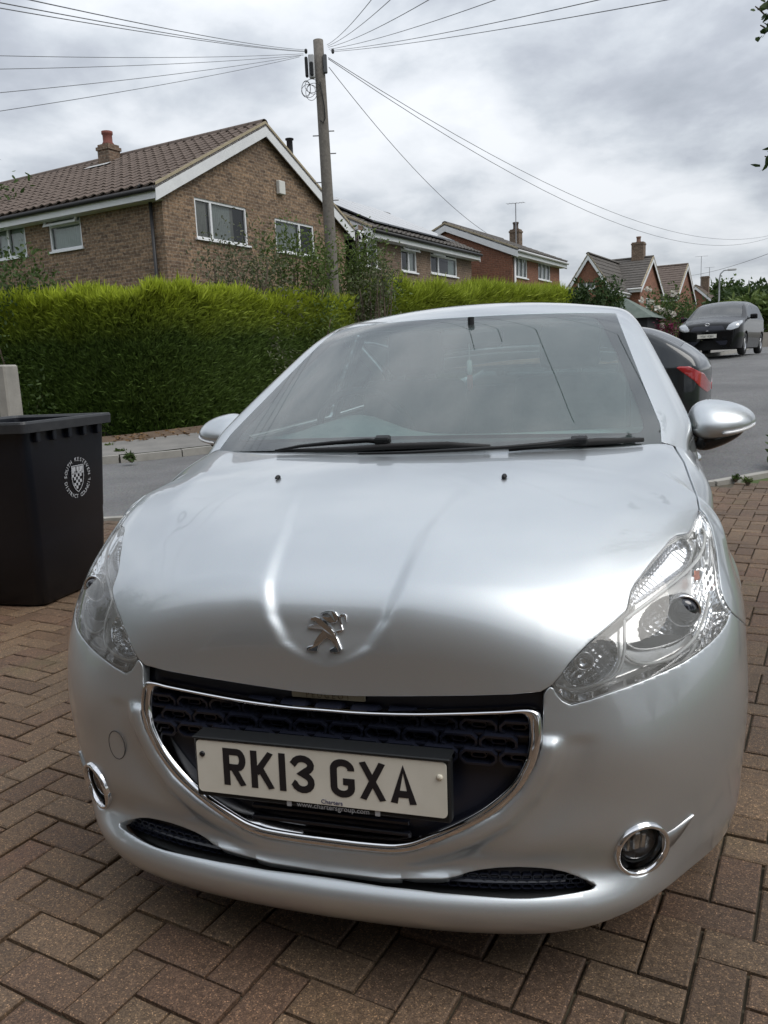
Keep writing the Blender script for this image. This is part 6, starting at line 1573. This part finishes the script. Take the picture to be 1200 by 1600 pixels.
# ------------------------------------------------------------------ other cars
def other_car(name,label,loc,rz,Lc,topP,topZ,half,beltz,paintm,dw,rw,ws,rear_light=None,head=None,wheels=(.85,3.45),wr=.31,front_round=.55,rear_round=.5,ws_w=(.62,.55),ra=.0,tumble=.42,grille=None,rk=.10,rear_glass=None):
    root=thing(name,label,'car',loc,rz)
    tp=nspline(topP,topZ)
    def F3(P):
        x,y,z=np.abs(P[...,0]),P[...,1],P[...,2]
        cr=np.where(y<ws[0],.10,.14); top=(z-(tp(np.clip(y,topP[0],topP[-1]))-cr*x**2))*.85
        tum=np.where(z>beltz,(z-beltz)*tumble,.35*(beltz-z-.35)**2*np.where(z<beltz-.35,.6,.25))
        pl=front_round*np.clip(.55-y,0,9)**2.1+rear_round*np.clip(y-(Lc-.55),0,9)**2.1
        side=(x-(half-tum-pl))*.92
        fr=(-(y-.16*x**2-.10*np.clip(.5-z,0,9)**1*.0))*.95; rr=(y-(Lc-.16*x**2-ra*np.clip(z-beltz,0,9)))*.9
        f=smax(top,side,.07); f=smax(f,fr,.10); return smax(f,rr,rk)
    ys=np.concatenate([.5*(1-np.cos(np.linspace(.02,1,44)*math.pi/2)),np.linspace(.52,Lc-.52,110),Lc-.5+.5*np.sin(np.linspace(.02,.995,44)*math.pi/2)])
    ph=np.linspace(R_(-42),R_(90),84); Y,PH=np.meshgrid(ys,ph,indexing='ij'); lo=np.zeros(Y.shape); hi=np.full(Y.shape,1.6); z0=.62
    pt=lambda r:np.stack([r*np.cos(PH),Y,z0+r*np.sin(PH)],-1)
    for _ in range(20):
        m=(lo+hi)/2; i_=F3(pt(m))<0; lo=np.where(i_,m,lo); hi=np.where(i_,hi,m)
    P=pt((lo+hi)/2); P[:,-1,0]=0; n=len(ph); V=P.reshape(-1,3); Fs=[(i*n+j,i*n+j+1,i*n+n+j+1,i*n+n+j) for i in range(len(ys)-1) for j in range(n-1)]
    nm=vnormals(V,Fs)
    if nm[:,0].mean()<0: Fs=[f[::-1] for f in Fs]
    V,Fs=clip(V,Fs,V[:,2]-.20)
    for wy in wheels: V,Fs=clip(V,Fs,np.hypot(V[:,1]-wy,V[:,2]-wr)-(wr+.045))
    yzc=lambda V:V[:,1:3]
    wsd=lambda V:np.minimum(np.minimum(V[:,1]-ws[0]-.22*V[:,0]**2,ws[1]+.10*V[:,0]**2-V[:,1]),(ws_w[0]+(ws_w[1]-ws_w[0])*(V[:,1]-ws[0])/(ws[1]-ws[0]))-np.abs(V[:,0]))
    polys=[q for q in (dw,rw) if q]
    body=(V,Fs)
    for q in polys: body=clip(*body,-poly_sdf(yzc(body[0]),q))
    rgd=(lambda V:np.minimum(np.minimum(V[:,1]-rear_glass[0],rear_glass[1]-V[:,1]),np.minimum(.60-np.abs(V[:,0]),V[:,2]-beltz-.04))) if rear_glass else None
    if rgd: body=clip(*body,-rgd(body[0]))
    body=clip(*body,-wsd(body[0])); body=hem(*body,steps=((.002,-.001),(.002,-.015)))
    panel('body',*join_mirror(*body),paintm,root)
    gl=MATS.get('dark_car_glass') or glass_mat('dark_car_glass',(.22,.25,.25),1.55)
    for q in polys:
        g=clip(V,Fs,poly_sdf(yzc(V),q)-.004); 
        if len(g[1]): panel('side_window',*g,gl,root); panel('side_window',*mirror(*g),gl,root)
    if rgd: panel('rear_window',*join_mirror(*clip(V,Fs,rgd(V)-.004)),gl,root)
    g=clip(V,Fs,wsd(V)-.004); panel('windscreen',*join_mirror(*g),MATS.get('car_screen') or glass_mat('car_screen',(.35,.40,.40),1.75,.05),root)
    panel('cabin',*(lambda m:(np.array(m.v),m.f))(MB().box(-half*.72,half*.72,ws[0]+.7,Lc-.7,.5,beltz+.12)),mat('cabin_dark',(.02,.02,.022),.9),root,False)
    if rear_light:
        g=clip(V,Fs,poly_sdf(yzc(V),rear_light)); 
        if len(g[1]):
            g=(g[0]+vnormals(*g)*.006,g[1]); rl=mat('tail_lamp_red',(.38,.018,.022),.12,coat=1.)
            for q in (g,mirror(*g)): panel('tail_lamp',*hem(*q,steps=((.002,-.001),(.002,-.012))),rl,root)
    if head:
        g=clip(V,Fs,np.where(V[:,1]<1.2,poly_sdf(V[:,[0,2]],head),-1.)); 
        if len(g[1]):
            g=(g[0]+vnormals(*g)*.006,g[1]); hm=mat('far_headlamp',(.42,.44,.46),.12,.5,coat=1.)
            for q in (g,mirror(*g)): panel('headlamp',*hem(*q,steps=((.002,-.001),(.002,-.012))),hm,root)
    if grille:
        for poly,nm_ in grille:
            g=clip(V,Fs,np.where(V[:,1]<.5,poly_sdf(V[:,[0,2]],poly),-1.)); g=(g[0]+vnormals(*g)*.004,g[1]); panel(nm_,*join_mirror(*g),navy,root)
    for wy in wheels:
        for sx in (1,-1):
            M=Matrix.Translation((sx*(half-.11),wy,wr))@Matrix.Rotation(R_(90)*sx,4,'Y')
            ty=MB().lathe([(.2,-.09),(.25,-.098),(wr-.02,-.09),(wr,-.05),(wr,.05),(wr-.02,.09),(.25,.098),(.2,.09)],32,M).build('wheel',rubber,root,True)
            rm=MB().lathe([(.205,-.05),(.205,.08),(.19,.085),(.18,.03)],28,M).lathe([(.06,.03),(.055,.07),(.0001,.075)],16,M)
            for k in range(5): rm.bbox(.04,.195,-.028,.028,.04,.07,.006,M@Matrix.Rotation(2*math.pi*k/5,4,'Z'))
            rm.build('rim',satin,ty)
    MB().box(-half*.8,half*.8,.3,Lc-.3,.17,.45).build('underbody',black,root)
    for sx in (1,-1):
        c=np.array([sx*(half+.10),ws[0]+.55,beltz+.08]); sp_=MB(); 
        for k in range(9):
            pass
        M=Matrix.Translation(c); cu=cushion(-.10,.10,-.05,.05,-.075,.075,.045,M); o=cu.build('door_mirror',paintm,root,True)
        MB().tube([c+np.array([-sx*.16,.03,-.06]),c],.02,6).build('mirror_arm',black,o)
    return root
blackpaint=mat('black_paint',(.004,.0045,.0055),.25,0.,coat=.45,spec=.15); greypaint=mat('dark_grey_paint',(.016,.020,.023),.3,.4,coat=.9,spec=.3)
# dark hatchback seen side on, tail to the right
tr=at_dist(1111,600,10.6); sT,lT=to_sl(tr); zg=float(gz(sT))
roofz=at_dist(1020,515,10.6)[2]-zg
nose=np.array([-1.,.16,0]); nose/=np.linalg.norm(nose); rzc=math.atan2(nose[0],-nose[1])   # local -y -> nose
Lh=3.95; fwd=nose
org_=np.array([tr[0],tr[1],zg])+nose*Lh; sidev=np.array([nose[1],-nose[0],0]); 
rzc=math.atan2(-nose[0]*-1,1) if False else math.atan2(nose[0],-nose[1])
k_=roofz/1.43*1.045
other_car('dark_hatchback','dark grey hatchback parked side on behind the silver car, red tail lamp showing',org_,rzc,Lh,[0,.15,.5,.95,1.15,1.75,2.1,2.7,3.1,3.3,3.6,3.8,3.95],[.62*k_,.74*k_,.86*k_,.93*k_,.98*k_,1.32*k_,1.42*k_,1.44*k_,1.415*k_,1.375*k_,1.24*k_,1.11*k_,.98*k_],.84,.92*k_,greypaint,
  [(1.35,.97*k_),(1.9,1.32*k_),(2.35,1.36*k_),(2.35,.95*k_)],[(2.42,.95*k_),(2.42,1.36*k_),(2.85,1.33*k_),(3.08,1.20*k_),(3.14,1.06*k_),(3.0,.98*k_)],(1.1,1.9),rear_light=[(3.62,.95*k_),(3.77,.945*k_),(3.90,.87*k_),(3.97,.70*k_),(3.93,.66*k_),(3.82,.80*k_)],wheels=(.78,3.22),ra=.30,rk=.05,rear_glass=(3.12,3.66))
# black people carrier further up, facing the camera
tf=at_dist(1104,556,25.6); sT,lT=to_sl(tf); zg2=at_dist(1120,556,25.6)[2]
other_car('people_carrier','black people carrier parked further up the road, facing the camera','car' and (tf[0],tf[1],zg2),-R_(17),4.44,[0,.12,.4,.8,1.0,1.75,2.2,3.0,3.8,4.25,4.44],[.78,.90,.99,1.08,1.14,1.50,1.60,1.63,1.58,1.40,1.15],.89,1.02,blackpaint,
  [(1.35,1.08),(1.95,1.46),(2.5,1.53),(2.5,1.06)],[(2.58,1.06),(2.58,1.53),(3.4,1.50),(3.85,1.36),(3.95,1.15),(3.6,1.08)],(.95,1.95),head=[(.50,.72),(.56,.85),(.70,.95),(.82,.98),(.86,.90),(.80,.76),(.62,.70)],wheels=(.92,3.70),wr=.32,ws_w=(.74,.60),rear_round=.4,
  grille=[([(-1,.72),(.46,.72),(.43,.80),(.38,.84),(-1,.84)],'grille'),([(-1,.30),(.50,.30),(.56,.42),(-1,.42)],'lower_grille')])
pc=bpy.data.objects['people_carrier']
pl=MB().prism(rrect(.52,.111,.008),0,.008).build('number_plate',MATS['plate_white'],pc); pl.matrix_local=Matrix.Translation((0,-.02,.56))@Matrix.Rotation(R_(90),4,'X')
text('YS61 KBH',.095,ink,pl,'plate_text',(0,-.034,.009),(0,0,0),.0004,xs=.88)
MB().tube([(.06*math.cos(a),-.01,.885+.038*math.sin(a)) for a in np.linspace(0,2*math.pi,17)[:-1]],.009,6,closed=True).tube([(.028*math.cos(a),-.012,.888+.034*math.sin(a)) for a in np.linspace(0,2*math.pi,13)[:-1]],.007,6,closed=True).build('badge',chrome,pc,True)
MB().tube([(-.50,.25,.70),(0,-.005,.71),(.50,.25,.70)],.008,6).build('grille_strip',chrome,pc,True)
# ------------------------------------------------------------------ the house whose driveway this is (behind the camera, seen only in reflections)
hh=House('home_house','brick house behind the driveway, mirrored in the silver paint',sl(-3.6,8.2,0),BR1,'house',ROTZ+math.pi)
hh.wall('y',0.,-15.,0,0,5.0,[(-3.2,-1.4,.9,2.1,'v.5',[(0,.3,curt),(.7,1,curt)]),(-7.6,-5.2,.05,2.1,'v.5',()),(-12.5,-10.,.9,2.1,'v.5',[(0,1,curt)]),(-3.2,-1.4,3.4,4.5,'v.5',[(0,1,curt)]),(-7.6,-5.6,3.4,4.5,'v.5',[(0,1,curt)]),(-12.5,-10.6,3.4,4.5,'v.5',())])
hh.wall('x',0.,0,7.5,0,5.0,(),gable=(3.75,6.9)); MB().box(-15,-14.98,0,7.5,0,5.0).build('rear_wall',BR1,hh.o)
hh.roof(-15.,0.,0.,7.5,5.0,1.9,'x',tilem2,wave=False,sides=(1,))
tq=at_dist(1206,120,3.35); tdir=np.array([AX[0][0],AX[0][1],0]); tq=tq+tdir/np.linalg.norm(tdir)*1.45; shrub('garden_tree','tree overhanging the drive just outside the right edge','tree',(tq[0],tq[1],0),.85,.85,4.6,2600,leafB,.06,18,30,.36,trunk=1.9,seed=91)
for i,(s_,l_,h_,r_) in enumerate(((-2.,-11.2,7.5,2.2),(1.2,-12.5,6.,1.9),(-3.4,9.6,7.,2.0),(-1.0,12.5,6.,1.8))):
    p=sl(s_,l_,0); shrub('garden_tree',['tall tree right of the home house','smaller tree beside the driveway, right of the camera','tree left of the home house','garden tree far left behind the camera'][i],'tree',(p[0],p[1],0),r_,r_,h_,2600,leafB if i%2 else leafA,.22,18,30,.5,trunk=1.6,seed=70+i)
